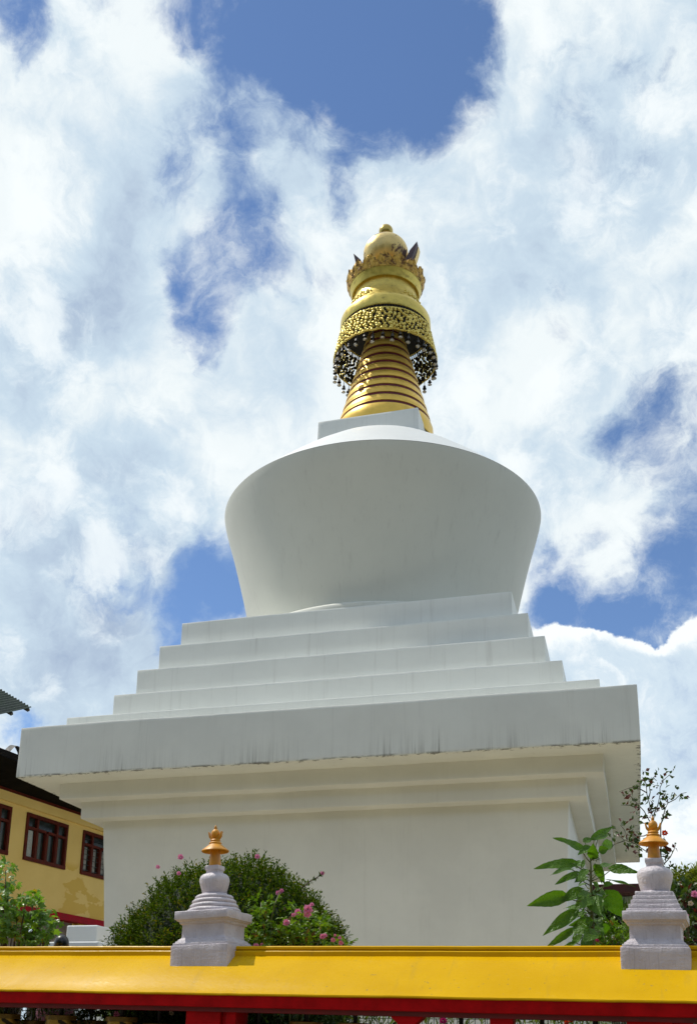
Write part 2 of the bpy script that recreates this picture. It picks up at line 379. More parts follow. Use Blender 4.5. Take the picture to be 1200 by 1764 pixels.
SX = .12                                              # the spire stands a little to the right
def L(prof, n=72): return MB().lathe([(r, Z(z)-GY) for r, z in prof], n, (SX, 0, 0), cap=False)
RED = plain('spire_red', (.13,.006,.006), .6, .2)
GC = gold('spire_gold', (.95,.62,.11), .36, .12, 2.2, .6, .12, (.25,.13,.03))
GY_ = gold('skirt_gold', (.84,.65,.15), .33, .35, 14., .75, .35, (.12,.08,.02), 4.)
GB = gold('band_gold', (.80,.61,.14), .34, .3, 6., .75, .5, (.10,.07,.02), 2.8)
GD = gold('tarnished_copper_gold', (.72,.44,.09), .42, 1., 16., .7, .95, (.09,.030,.018), 6.5, .45, .66)
GP = gold('peeling_gold', (.84,.62,.24), .4, .4, 5., .75, .96, (.105,.060,.068), 1.1, .54, .57)
PUR = plain('weathered_purple', (.10,.065,.08), .6, .3, 8., .5)
BLK = plain('unlit_black', (.012,.011,.010), .8, .2)  # black that stands in for the unlit inside of parasol and skirt
rr = lambda z: min(1.326-.2652*(z-17.23), 1.372)
spire = L([(rr(16.70)-.012, 16.70), (rr(17.05)-.012, 17.05), (rr(19.)-.012, 19.), (rr(20.42)-.012, 20.42)]).build('spire', RED, stupa, 60)
zs = [16.70]+[17.23+.32*k for k in range(11)]
for k in range(len(zs)-1):
    a, b = zs[k]+(.046 if k else 0), zs[k+1]-.046
    L([(rr(a)-.03, a), (rr(a)+.004, a+.006)] + [(rr(a+(b-a)*t)+.016*math.sin(math.pi*t), a+(b-a)*t) for t in (.1,.25,.5,.75,.9)] + [(rr(b)+.004, b-.006), (rr(b)-.03, b)], 96).build('spire_ring', GC, spire, 50)

par = L([(.4,20.45),(1.27,20.42),(1.318,20.40),(1.335,20.43),(1.33,20.70),(1.315,20.74),(1.26,20.755)], 96).build('parasol', GB, stupa, 35)
L([(.05,20.40),(1.25,20.39)], 48).build('parasol_shade_lining', BLK, par)  # black disc, the shade under the parasol put into its colour
# pierced scrollwork skirt: hundreds of embossed scrolls with gaps between them
sk = MB(); bk = MB(); rnd = random.Random(3)
def skp(t, z, off=0.):
    r = 1.50-(z-19.40)*.196+off
    return Vector((SX+r*math.cos(t), r*math.sin(t), Z(z)-GY))
def pebble(t, z, a, b, rot, hgt=.035):
    o = skp(t, z); et = Vector((-math.sin(t), math.cos(t), 0)); ev = Vector((-.19*math.cos(t), -.19*math.sin(t), .98)); en = et.cross(ev)
    vs = []; n = 9
    for rad, h in ((1., -.012), (.92, .4*hgt), (.5, hgt)):
        for i in range(n):
            w = 2*math.pi*i/n; x, y = math.cos(w)*a*rad, math.sin(w)*b*rad
            vs.append(o+et*(x*math.cos(rot)-y*math.sin(rot))+ev*(x*math.sin(rot)+y*math.cos(rot))+en*h)
    vs.append(o+en*hgt*1.1)
    fs = [tuple(range(n))[::-1]]+[(k*n+i, k*n+(i+1) % n, k*n+n+(i+1) % n, k*n+n+i) for k in range(2) for i in range(n)]+[(2*n+i, 2*n+(i+1) % n, 3*n) for i in range(n)]
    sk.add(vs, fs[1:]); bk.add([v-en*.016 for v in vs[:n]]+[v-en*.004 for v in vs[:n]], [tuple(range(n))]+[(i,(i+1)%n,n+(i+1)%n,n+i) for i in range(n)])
rows = 10
for j in range(rows):
    z = 19.465+.086*j; n = 74-j; ph = rnd.uniform(0, 1)
    for i in range(n):
        t = 2*math.pi*(i+ph+rnd.uniform(-.28,.28))/n
        a = rnd.uniform(.042,.074); b = a*rnd.uniform(.55,.9)
        pebble(t, z+rnd.uniform(-.03,.03), a, b, rnd.uniform(0, 3.1))
for i in range(150):                                  # curling tendrils that tie the scrolls together
    t = rnd.uniform(0, 6.283); z = rnd.uniform(19.46, 20.22); r0 = rnd.uniform(.05,.10); w0 = rnd.uniform(0, 6.28)
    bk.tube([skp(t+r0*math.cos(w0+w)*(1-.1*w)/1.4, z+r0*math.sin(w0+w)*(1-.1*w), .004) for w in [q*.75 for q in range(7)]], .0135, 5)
for i in range(33):                                   # upright ribs and the pierced row under the band
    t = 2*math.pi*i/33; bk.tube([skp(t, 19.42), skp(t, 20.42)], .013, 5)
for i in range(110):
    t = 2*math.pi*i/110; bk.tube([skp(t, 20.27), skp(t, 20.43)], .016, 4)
sk.build('scrollwork_skirt', GY_, par, 40); bk.build('skirt_shade_backing', BLK, par, 40)  # backing, ribs and tendrils coloured black as the shade inside the skirt
hem = MB()
hem.tube([skp(2*math.pi*i/120, 19.415+.022*abs(math.sin(i*math.pi/5))-.0, .004) for i in range(121)], .027, 6)
hem.tube([skp(2*math.pi*i/96, 20.275, .004) for i in range(97)], .018, 6)
hem.build('skirt_hem', GY_, par, 60)

bellp = [(1.27,20.74),(1.255,20.80),(1.20,20.90),(1.12,21.02),(1.05,21.16),(.985,21.32),(.945,21.48),(.93,21.68)]
bell = L(bellp, 96).build('bell_section', GB, stupa, 50)
orn = MB()
for q in range(4):                                    # embossed medallions round the bell
    t0 = R(-118)+q*math.pi/2; orn = MB()
    for k in range(26):
        w = k*2.399; rad = .045*math.sqrt(k)
        t = t0+rad*1.55*math.cos(w); z = 21.10+rad*.72*math.sin(w)
        r = np.interp(z, [p[1] for p in bellp], [p[0] for p in bellp])+.012
        orn.ball((SX+r*math.cos(t), r*math.sin(t), Z(z)-GY), rnd.uniform(.028,.045), 7, 5)
    orn.build('medallion', GY_, bell, 60)
L([(.88,21.67),(1.0,21.655),(1.012,21.68),(1.075,21.90),(1.095,21.93),(1.06,21.96),(.6,21.98)], 96).build('crown_band', GB, stupa, 30)
cr = MB(); NT = 224                                   # scalloped crown of leaf plaques
def crp(i, v, inner):
    t = 2*math.pi*i/NT; ph = (i % 14)/14
    lobe = abs(math.sin(ph*math.pi))**.6
    h = .19+.20*lobe+.03*math.sin(i*1.7)*lobe+.02*math.sin(i*4.1)
    r = 1.085+.075*v+.02*lobe*v+.02*math.sin(i*.9)*math.sin(v*7)-(.03 if inner else 0)
    return (SX+r*math.cos(t), r*math.sin(t), Z(21.90+h*v)-GY)
for inner in (0, 1):
    o = len(cr.v)
    for j in range(7):
        for i in range(NT): cr.v.append(crp(i, j/6, inner))
    cr.f += [(o+j*NT+i, o+j*NT+(i+1) % NT, o+(j+1)*NT+(i+1) % NT, o+(j+1)*NT+i) for j in range(6) for i in range(NT)]
cr.f += [(6*NT+i, 6*NT+(i+1) % NT, 13*NT+(i+1) % NT, 13*NT+i) for i in range(NT)]
cr.build('crown', GD, stupa, 50)
bb = MB().lathe([(max(.68*math.sin(math.pi*k/24), .001), Z(23.20)-GY-.60*math.cos(math.pi*k/24)) for k in range(25)], 48, (SX, 0, 0), cap=False)
bb.build('finial_bulb', GP, stupa, 180)
cres = []
for k in range(25): w = R(192+156*k/24); cres.append((SX+.95*math.cos(w)*(1+.06*abs(math.cos(w))), Z(23.30)-GY+1.0*math.sin(w)+.32*abs(math.cos(w))**6))
inn = []
for k in range(1, 24): w = R(192+156*k/24); inn.append((SX+.80*math.cos(w), Z(23.36)-GY+.82*math.sin(w)))
MB().prism(cres+inn[::-1], -.13, .06).build('crescent', PUR, stupa, 40)
MB().prism([(x+(.012 if x > SX else -.012), z-.02) for x, z in cres]+inn[::-1], .064, .30).build('crescent', GP, stupa, 40)
MB().ball((SX, 0, Z(24.06)-GY), .215, 24, 16, 1.0).lathe([(.20,Z(23.76)-GY),(.13,Z(23.80)-GY),(.11,Z(23.9)-GY)], 24, (SX,0,0), cap=False).build('finial_ball', gold('ball_gold', (.62,.44,.12), .3, .1, 5., .9, .5, (.10,.07,.03), 4.), stupa, 180)

# bells on chains under the hem of the parasol
SIL = gold('bell_metal', (.52,.50,.45), .35, .2, 20., .8, .6, (.06,.05,.04), 9.)
DK = plain('bell_dark', (.05,.045,.04), .5, .3, 20., .2, .5)
def make_bell():
    b = thing('bell', 'small metal bell with a disc clapper hanging on a chain from the pierced gilded skirt', 'bell', group='bells hanging under the gilded parasol')
    MB().tube([(0,0,.02),(0,0,-.14)], .010, 5).build('chain', DK, b)
    MB().lathe([(.008,-.13),(.03,-.14),(.042,-.17),(.046,-.21),(.062,-.245),(.05,-.247),(.035,-.20)], 14, cap=False).build('bell_cup', DK, b, 50)
    MB().tube([(0,0,-.2),(0,0,-.33)], .007, 5).lathe([(.004,-.30),(.05,-.325),(.062,-.345),(.05,-.365),(.004,-.375)], 14, cap=False).build('clapper', SIL, b, 50)
    return b
b0 = make_bell(); NBELL = 36
for i in range(NBELL):
    b = b0 if i == 0 else copy_tree(b0)
    t = 2*math.pi*(i+rnd.uniform(-.15,.15))/NBELL; p = skp(t, 19.41)
    b.location = (p.x, p.y, p.z+GY); b.rotation_euler = (rnd.uniform(-.12,.12), rnd.uniform(-.12,.12), t)
    b.scale = (1,1,rnd.uniform(.7,1.15))

# ------------------------------------------------------------------ prayer-wheel shelter in front (yellow roof, red fascia)
def dep(x): return 8*(1130+4230)/(x+4230)              # depth of the eave along the picture
def at_depth(px, py, D):
    dd = ray(px, py); return EYE + dd*(D/dd.dot(_f))
P0, P1 = at_depth(0, 1708, dep(0)), at_depth(1200, 1729, dep(1200))
GX = (P1-P0).normalized(); GYv = Vector((0,0,1)).cross(GX).normalized(); GZ = GX.cross(GYv)
GM = Matrix((GX, GYv, GZ)).transposed().to_4x4(); GM.translation = P0; GI = GM.inverted()
def gx(px, py, yoff):                                   # local point of the shelter seen at a picture point, on its plane y = yoff
    dd = GI.to_3x3() @ ray(px, py); e = GI @ EYE; return e + dd*((yoff-e.y)/dd.y)
XL, XR = -3.6, 8.2
YEL = None
def yellow_paint():
    m, g = mat('yellow_gloss_paint'); co = obj_co(g)
    n = g.noise(co, 1.3, 5, .6).outputs['Fac']; f = g.noise(co, 34., 6, .7).outputs['Fac']
    c = g.mix(g.ss(n, .3, .7), (.61,.345,.004), (.69,.405,.007))
    c = g.mix(g.ss(f, .60, .75, 0, .3), c, (.62,.42,.06))
    sp = g.noise(co, 26., 3, .6).outputs['Fac']
    c = g.mix(g.ss(sp, .67, .73, 0, .6), c, (.30,.22,.08))
    st = g.noise(g.mapping(co, (3., .6, .6)), 3., 5, .7).outputs['Fac']
    c = g.mix(g.ss(st, .55, .72, 0, .30), c, (.42,.27,.04))
    sc = g.noise(g.mapping(co, (9., 40., 40.)), 1., 4, .7).outputs['Fac']; c = g.mix(g.ss(sc, .64, .74, 0, .35), c, (.72,.52,.12))
    h = g.m('ADD', f, g.m('MULTIPLY', g.noise(co, 7., 4, .6).outputs['Fac'], 1.6))
    finish(g, g.node('ShaderNodeBsdfPrincipled', {'Base Color': c, 'Roughness': g.ss(f, .3, .7, .24, .36), 'Specular IOR Level': .04, 'Normal': bump(g, h, .3, .004)})); return m
YEL = yellow_paint()
REDP = plain('red_gloss_paint', (.42,.0015,.003), .5, .22, 4., .25, 0, .12, 30., .004)
REDD = plain('dark_red_paint', (.16,.003,.005), .5, .25, 5., .2)
shel = thing('prayer_wheel_shelter', 'long low glossy yellow roof with red fascia over a row of prayer wheels', 'shelter', mw=GM)
def wavy(sec, x0, x1, nx, amp):
    """sweep with a hand-made wobble"""
    mb = MB().sweep(sec, x0, x1, nx)
    mb.v = [(x, y+amp*mnoise.noise((x*1.3, y*3, z*3)), z+amp*mnoise.noise((x*1.1+9, y*3, z*3+5))+amp*.35*mnoise.noise((x*14, y*5, z*5))) for x, y, z in mb.v]
    return mb
RISE, RUN = .385, .47
slope = [(0.,-.004),(-.012,.004),(-.010,.016)]+[(RUN*t, .02+(RISE-.02)*(t+.06*math.sin(math.pi*t))) for t in (.04,.15,.3,.5,.7,.85,1.)]
back = [(2*RUN+.24-y, z) for y, z in slope[::-1]]
wavy(slope+back, XL, XR, 150, .006).build('roof', YEL, shel, 35)
rb = RUN+.01
wavy([(rb,RISE-.03),(rb-.014,RISE+.004),(rb-.014,RISE+.038),(rb-.006,RISE+.047),(rb+.02,RISE+.049),(rb+.02,RISE+.056),(rb+.004,RISE+.062),(rb+.002,RISE+.082),(rb+.012,RISE+.092),(rb+.20,RISE+.092),(rb+.20,RISE-.03)], XL+.01, XR-.01, 150, .004).build('ridge_moulding', YEL, shel, 35)
wavy([(.008,-.004),(.012,-.104),(.05,-.108),(.05,-.010)], XL+.02, XR-.02, 120, .004).build('fascia', REDP, shel, 35)
wavy([(.055,-.02),(.06,-.145),(.16,-.147),(.16,-.02)], XL+.03, XR-.03, 60, .003).build('beam', REDD, shel, 35)
MB().sweep([(.165,-.10),(.165,-.12),(1.0,-.12),(1.0,-.10)], XL+.03, XR-.03, 1).build('ceiling', REDD, shel)
GFLOOR = GI @ Vector((P0.x, P0.y, 0))
zf = lambda x: GFLOOR.z - GX.z*x*1.0
def post(pl, pr, name='post', y0=.02, y1=.36, ztop=-.13, prof=None):
    a = gx(pl, 1750, y0+.06).x; b = gx(pr, 1750, y0+.06).x; z0 = min(zf(a), zf(b))-.05
    if prof: mb = prof(a, b)
    else:
        w = b-a
        mb = MB().box(a, a+w*.70, y0+.06, y1, z0, ztop).box(a+w*.70, a+w*.80, y0+.10, y1-.04, z0, ztop).box(a+w*.80, b, y0+.07, y1-.01, z0, ztop)
    return mb.build(name, REDP, shel, bevel=.008)
post(320, 405); post(1078, 1192)
post(-470, -380)
post(843, 883, 'bracket', prof=lambda a, b: MB().box(a, b, .075, .20, -.5, -.13))
post(670, 730, 'bracket', prof=lambda a, b: MB().prism([(a,-.13),(a+.02,-.16),(a+.07,-.20),(a+.10,-.30),(a+.10,-.5),(b-.10,-.5),(b-.10,-.30),(b-.07,-.20),(b-.02,-.16),(b,-.13)], .075, .20))
MB().box(XL+.1, XR-.1, .25, .9, -2.4, -1.25).build('plinth', REDD, shel, bevel=.01)

# prayer wheels hanging in the shelter on dark axles
def wheel_paint():
    m, g = mat('prayer_wheel_gilt'); co = obj_co(g)
    n = g.noise(co, 9., 3, .6, 1.5).outputs['Fac']
    w = g.node('ShaderNodeTexWave', {'Vector': co, 'Scale': 5., 'Distortion': 9., 'Detail': 2.}, wave_type='RINGS').outputs['Fac']
    c = g.mix(g.ss(w, .25, .45), (.03,.018,.006), (.40,.25,.035)); c = g.mix(g.ss(n, .5, .7, 0, .5), c, (.10,.06,.015))
    finish(g, g.node('ShaderNodeBsdfPrincipled', {'Base Color': c, 'Metallic': .5, 'Roughness': .4, 'Normal': bump(g, w, .5, .008)})); return m
WGILT = wheel_paint()
WBAND = plain('prayer_wheel_band', (.25,.15,.03), .45, .4, 12., .3, .4)
IRON = plain('dark_iron', (.012,.011,.011), .5, .3, 20., .2)
def make_wheel():
    w = thing('prayer_drum', 'gilded prayer wheel drum', 'prayer wheel', group='prayer wheels under the yellow roof')
    r = .145
    MB().lathe([(r-.01,-.62),(r,-.60),(r,-.035),(r-.008,-.03)], 36, cap=True).build('drum', WGILT, w, 40)
    for z in (-.03, -.60):
        MB().lathe([(r-.005,z-.022),(r+.008,z-.02),(r+.008,z+.022),(r-.005,z+.026),(.03,z+.03)] if z > -.1 else [(r-.005,z-.022),(r+.008,z-.02),(r+.008,z+.022),(r-.005,z+.026)], 36, cap=False).build('rim', WBAND, w, 40)
    MB().tube([(0,0,-.9),(0,0,.30)], .020, 8).build('axle', IRON, w, 60)
    return w
w0 = make_wheel()
WX = [(9,'gilded prayer wheel cut off by the left edge of the photo'),
 (105,'gilded prayer wheel, second from the left edge, below the bareheaded woman'),
 (210,'gilded prayer wheel, third from the left edge, left of the red post'),
 (274,'gilded prayer wheel set close to the left side of the thick red post'),
 (445,'gilded prayer wheel just right of the thick red post under the left small stupa'),
 (528,'prayer wheel on a dark axle, second to the right of the left red post'),
 (612,'prayer wheel on a dark axle left of the tapered red bracket'),
 (794,'prayer wheel on a dark axle between the two red brackets'),
 (933,'prayer wheel on a dark axle right of the square red bracket'),
 (1025,'prayer wheel on a dark axle left of the right red post')]
for i, (px, lab) in enumerate(WX):
    w = w0 if i == 0 else copy_tree(w0)
    p = gx(px, 1752, .42 if i != 3 else .62); w.matrix_world = GM @ Matrix.Translation((p.x, p.y, gx(105, 1749, .42).z-(.05 if i in (3,4) else 0)))
    w['label'] = lab
# two dark drums of the far row, between the gilded ones
for px, lab in ((57,'shadowed prayer wheel of the far row between the first two gilded ones'), (157,'shadowed prayer wheel of the far row between the second and third gilded ones')):
    w = copy_tree(w0); p = gx(px, 1758, .80); w.matrix_world = GM @ Matrix.Translation((p.x, p.y, p.z)); w['label'] = lab

# ------------------------------------------------------------------ miniature stupas standing on the roof over the posts
def mini_white():
    m, g = mat('mini_whitewash'); co = obj_co(g)
    n = g.noise(co, 5., 5, .6).outputs['Fac']
    st = g.noise(g.mapping(co, (60., 60., 3.)), 1., 4, .7).outputs['Fac']; ho = g.noise(g.mapping(co, (14., 14., 45.)), 1., 5, .7).outputs['Fac']
    c = g.mix(g.ss(n, .3, .7), (.53,.475,.505), (.66,.605,.635))
    c = g.mix(g.ss(st, .52, .72, 0, .36), c, (.24,.21,.225)); c = g.mix(g.ss(ho, .6, .75, 0, .22), c, (.75,.72,.74))
    h = g.m('ADD', g.m('MULTIPLY', st, .7), g.m('ADD', ho, g.noise(co, 45., 4, .6).outputs['Fac']))
    finish(g, g.node('ShaderNodeBsdfPrincipled', {'Base Color': c, 'Roughness': .42, 'Specular IOR Level': .5, 'Normal': bump(g, h, .7, .009)})); return m
MW = mini_white()
ORG = plain('ochre_yellow_paint', (.60,.255,.010), .42, .18, 14., .35, 0, .5, 50., .004)
def hand(mb, amp=.004, f=9.):                            # hand-modelled cement: nothing is quite straight
    mb.v = [tuple(Vector(p)+mnoise.noise_vector(Vector(p)*f)*amp) for p in mb.v]; return mb
def mini(label, M_, round_steps):
    """0.52 m wide base; z = 0 is the bottom of the front face, y = 0 its front plane"""
    t = thing('miniature_stupa', label, 'small stupa', group='small stupas on the yellow roof', mw=M_)
    h = .26; cy = h
    def sq(prof, name, m=MW, bev=.006, cuts=6):
        mb = MB().frustum(prof, 0, cy)
        import bmesh
        o = mb.build(name, m, t, None, bev)
        bm = bmesh.new(); bm.from_mesh(o.data)
        bmesh.ops.subdivide_edges(bm, edges=[e for e in bm.edges if e.calc_length() > .12], cuts=cuts, use_grid_fill=True)
        for v in bm.verts: v.co += mnoise.noise_vector(v.co*8+Vector((M_.translation.x*3,0,0)))*.0045
        bm.to_mesh(o.data); bm.free(); o.data.shade_smooth(); o.data.set_sharp_from_angle(angle=R(32)); return o
    sq([(.263,.263,-.10),(.263,.263,.166)], 'base_block')
    sq([(.252,.252,.160),(.250,.250,.184),(.236,.236,.188),(.234,.234,.198),(.222,.222,.202),(.218,.218,.212),(.200,.200,.222),(.196,.196,.236),(.196,.196,.312),(.200,.200,.320),(.213,.213,.326),(.216,.216,.340),(.232,.232,.346),(.236,.236,.358)], 'throne', bev=.002)
    sq([(.246,.246,.354),(.246,.246,.412),(.240,.240,.416)], 'cornice')
    if round_steps:
        for k, (r, z) in enumerate(((.224,.412),(.203,.446),(.186,.480),(.160,.512))):
            hand(MB().lathe([(r-.03,z-.004),(r-.004,z),(r+.006,z+.012),(r+.004,z+.024),(r-.01,z+.034),(r-.035,z+.037)], 40, (0,cy,0))).build('step', MW, t, 60)
        zt = .548; vr = .130; vh = .150
    else:
        for k, (r, z, hh) in enumerate(((.214,.412,.022),(.196,.432,.036),(.180,.466,.034),(.166,.498,.032),(.150,.528,.034))):
            sq([(r,r,z),(r-.002,r-.002,z+hh)], 'step', bev=.005)
        zt = .560; vr = .143; vh = .175
    vase = [(.78,-.005),(.80,.02),(.88,.25),(.96,.45),(1.,.62),(.99,.74),(.92,.86),(.78,.95),(.60,1.0),(.50,1.03)]
    hand(MB().lathe([(vr*1.02*.84,zt-.008),(vr*.90,zt),(vr*.86,zt+.012)]+[(vr*r, zt+.012+vh*q) for r, q in vase], 40, (0,cy,0)), .003).build('dome', MW, t, 60)
    z1 = zt+.012+vh*1.0
    e = vr*.455
    sq([(e*.93,e*.93,z1-.01),(e*.95,e*.95,z1+.022),(e*1.08,e*1.08,z1+.026),(e*1.1,e*1.1,z1+.056),(e*1.0,e*1.0,z1+.060)], 'harmika', bev=.002, cuts=2)
    z2 = z1+.058
    s = .145/.145
    hand(MB().lathe([(.054,z2-.004),(.052,z2+.02),(.040,z2+.15)], 24, (0,cy,0)), .002).build('spire', ORG, t, 60)
    z3 = z2+.112
    hand(MB().lathe([(.030,z3+.040),(.078,z3+.016),(.116,z3-.002),(.121,z3+.004),(.115,z3+.012),(.083,z3+.034),(.050,z3+.058),(.046,z3+.062)], 36, (0,cy,0), cap=False), .002).build('parasol', ORG, t, 60)
    hand(MB().lathe([(.052,z3+.056),(.056,z3+.062),(.053,z3+.070),(.042,z3+.074),(.042,z3+.082),(.046,z3+.086),(.040,z3+.094)], 30, (0,cy,0)), .001).build('collar', ORG, t, 60)
    z4 = z3+.092
    out = [(-.067+.0,z4+.062),(-.058,z4+.020),(-.036,z4),(0,z4-.006),(.036,z4),(.058,z4+.020),(.067,z4+.062),(.056,z4+.062),(.044,z4+.034),(.020,z4+.020),(0,z4+.016),(-.020,z4+.020),(-.044,z4+.034),(-.056,z4+.062)]
    MB().prism([(x, z) for x, z in out], cy-.016, cy+.016).build('crescent', ORG, t, 60, .004)
    hand(MB().ball((0,cy,z4+.046), .038, 18, 12), .001).build('sun_disc', ORG, t, 180)
    MB().lathe([(.004,z4+.074),(.011,z4+.082),(.014,z4+.094),(.009,z4+.106),(.003,z4+.113)], 12, (0,cy,0)).build('finial', ORG, t, 180)
    return t
def mini_at(pl, pr, yb):                                 # picture span and foot line of its front face
    y = .30; 
    a = gx(pl, yb, y); b = gx(pr, yb, y); return a, b
for pl, pr, yb, rs, tilt, lab in ((293, 391, 1668, True, -.048, 'small whitewashed stupa with rounded steps, on the yellow roof before the round bush'),
                            (1069, 1190, 1675, False, .012, 'small whitewashed stupa with square steps, on the yellow roof beside the sunflower')):
    y = .0
    for it in range(20):                                 # slide back until the foot line lies on the roof slope
        a, b = gx(pl, yb, y), gx(pr, yb, y)
        tz = .02+(RISE-.02)*min(1, y/RUN)
        y += .4*((a.z+b.z)/2-tz)
    w = (b.x-a.x)/.526
    mini(lab, GM @ Matrix.Translation(((a.x+b.x)/2, y, (a.z+b.z)/2)) @ Matrix.Rotation(tilt, 4, 'Y') @ Matrix.Diagonal((w, w, w*1.155, 1)), rs)

# ------------------------------------------------------------------ garden terrace round the stupa, fence along its front
def gw(x, y, z): return GM @ Vector((x, y, z))
ta, tb = gw(-30, 1.75, 0), gw(34, 1.75, 0)
tz0, tz1 = -.0, GY
tv = [(ta.x,ta.y,tz0),(tb.x,tb.y,tz0),(tb.x+5,90,tz0),(ta.x-5,90,tz0)]
kind(MB().add(tv+[(x,y,tz1) for x,y,z in tv], [(4,5,6,7),(0,1,5,4),(1,2,6,5),(2,3,7,6),(3,0,4,7)]).build('terrace', EARTH), 'structure')
WIRE = plain('fence_wire', (.015,.015,.016), .5, .3, 20.)
fen = thing('wire_fence', 'black square mesh wire fence behind the prayer wheels', 'fence', mw=GM)
fz0 = (GI @ Vector((ta.x, ta.y, GY)))
def fence_panel(x0, x1):
    f = MB(); y = 1.9
    zb = lambda x: (GI @ (Vector((*gw(x, y, 0).xy, GY)))).z
    n = int((x1-x0)/.06)
    for k in range(n+1):
        x = x0+(x1-x0)*k/n; f.tube([(x,y,zb(x)),(x,y,zb(x)+.88)], .0035, 4)
    for k in range(15): f.tube([(x0,y+.004,zb(x0)+.03+.06*k),(x1,y+.004,zb(x1)+.03+.06*k)], .0035, 4)
    return f, zb
for x0, x1 in ((-2.6,.4),(.4,3.4),(3.4,6.4)):
    f, zb = fence_panel(x0, x1); f.build('mesh_panel', WIRE, fen, fix=False)
for x in (-2.6,.4,3.4,6.4):
    f, zb = fence_panel(0, .06); MB().box(x-.02, x+.02, 1.92, 1.96, zb(x), zb(x)+.92).build('fence_post', WIRE, fen)

# ------------------------------------------------------------------ foliage materials
def veined(name, a, b, rough, trans, tint):
    """broad leaf with side veins, blotches and soft quilting"""
    m, g = mat(name); co = obj_co(g); rnd = g.node('ShaderNodeNewGeometry').outputs['Random Per Island']
    n = g.noise(co, 22., 5, .65).outputs['Fac']; v = g.node('ShaderNodeTexVoronoi', {'Vector': co, 'Scale': 30.}, feature='DISTANCE_TO_EDGE').outputs[0]
    c = g.mix(g.m('MULTIPLY_ADD', g.m('SUBTRACT', n, .5), 1.6, rnd, clamp=True), a, b); c = g.mix(g.ss(v, .06, .0, 0, .35), c, (.16,.26,.06))
    p = g.node('ShaderNodeBsdfPrincipled', {'Base Color': c, 'Roughness': rough, 'Specular IOR Level': .35, 'Normal': bump(g, g.m('ADD', g.ss(v, 0, .25), n), .5, .01)})
    t = g.node('ShaderNodeBsdfTranslucent', {'Color': g.mix(1., c, tint, 'MULTIPLY')})
    finish(g, g.node('ShaderNodeMixShader', {0: trans, 1: p.outputs[0], 2: t.outputs[0]})); return m
BUSH = leafmat('bush_leaf', (.020,.052,.002), (.10,.15,.005), .6, .32, rare=(.05,(.20,.17,.02)), spec=.12)
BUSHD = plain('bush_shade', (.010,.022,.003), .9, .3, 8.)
BARK = plain('bark', (.09,.065,.045), .85, .3, 14., .8)
ROSEL = leafmat('rose_leaf', (.08,.17,.012), (.18,.28,.025), .38, .38, rare=(.08,(.16,.09,.03)))
ROSED = leafmat('dark_rose_leaf', (.035,.075,.018), (.075,.115,.022), .40, .28, rare=(.27,(.10,.022,.018)))
STEM = plain('green_stem', (.11,.12,.03), .6, .25, 20.)
STEMD = plain('dark_rose_stem', (.10,.09,.05), .6, .3, 20.)
PINK = leafmat('pink_petal', (.62,.13,.33), (.78,.32,.52), .5, .25, (1.1,.9,1.))
REDF = leafmat('red_petal', (.62,.02,.02), (.80,.12,.03), .45, .25, (1.2,.7,.5))
MAG = leafmat('magenta_petal', (.5,.01,.12), (.62,.03,.22), .45, .25, (1.1,.7,1.))
CREAM = leafmat('cream_petal', (.72,.62,.45), (.8,.7,.55), .5, .25, (1.,.95,.8))
MAPLE = leafmat('maple_leaf', (.085,.185,.025), (.19,.32,.05), .35, .40, rare=(.04,(.34,.24,.02)))
SUNL = veined('sunflower_leaf', (.045,.135,.006), (.105,.21,.014), .42, .42, (1.2,1.35,.45))
TREE = leafmat('garden_tree_leaf', (.10,.14,.012), (.22,.24,.025), .45, .35)
DGRN = leafmat('dark_shrub_leaf', (.022,.05,.012), (.06,.10,.02), .45, .28)
PALM = leafmat('palm_blade', (.07,.12,.025), (.16,.2,.05), .4, .35)

def flower(c, r, m, parent, name='flower', face=None, n=16):
    """a double blossom: whorls of cupped petals"""
    mb = MB(); f = (face or (EYE-c)).normalized()
    for k in range(n):
        t = k/n; w = k*2.4; s = f.orthogonal().normalized(); b = f.cross(s)
        rad = (s*math.cos(w)+b*math.sin(w))
        d = (rad*(.25+.95*t)+f*(1-t*.75)).normalized()
        p = c+rad*r*.12
        leaf_quads(mb, p, d, f-rad*.4, r*(.75+.35*t), r*(.85+.2*t), -.5, .18)
    o = mb.build(name, m, parent, fix=False); return o
def local(t, p): return Vector(p)-t.location
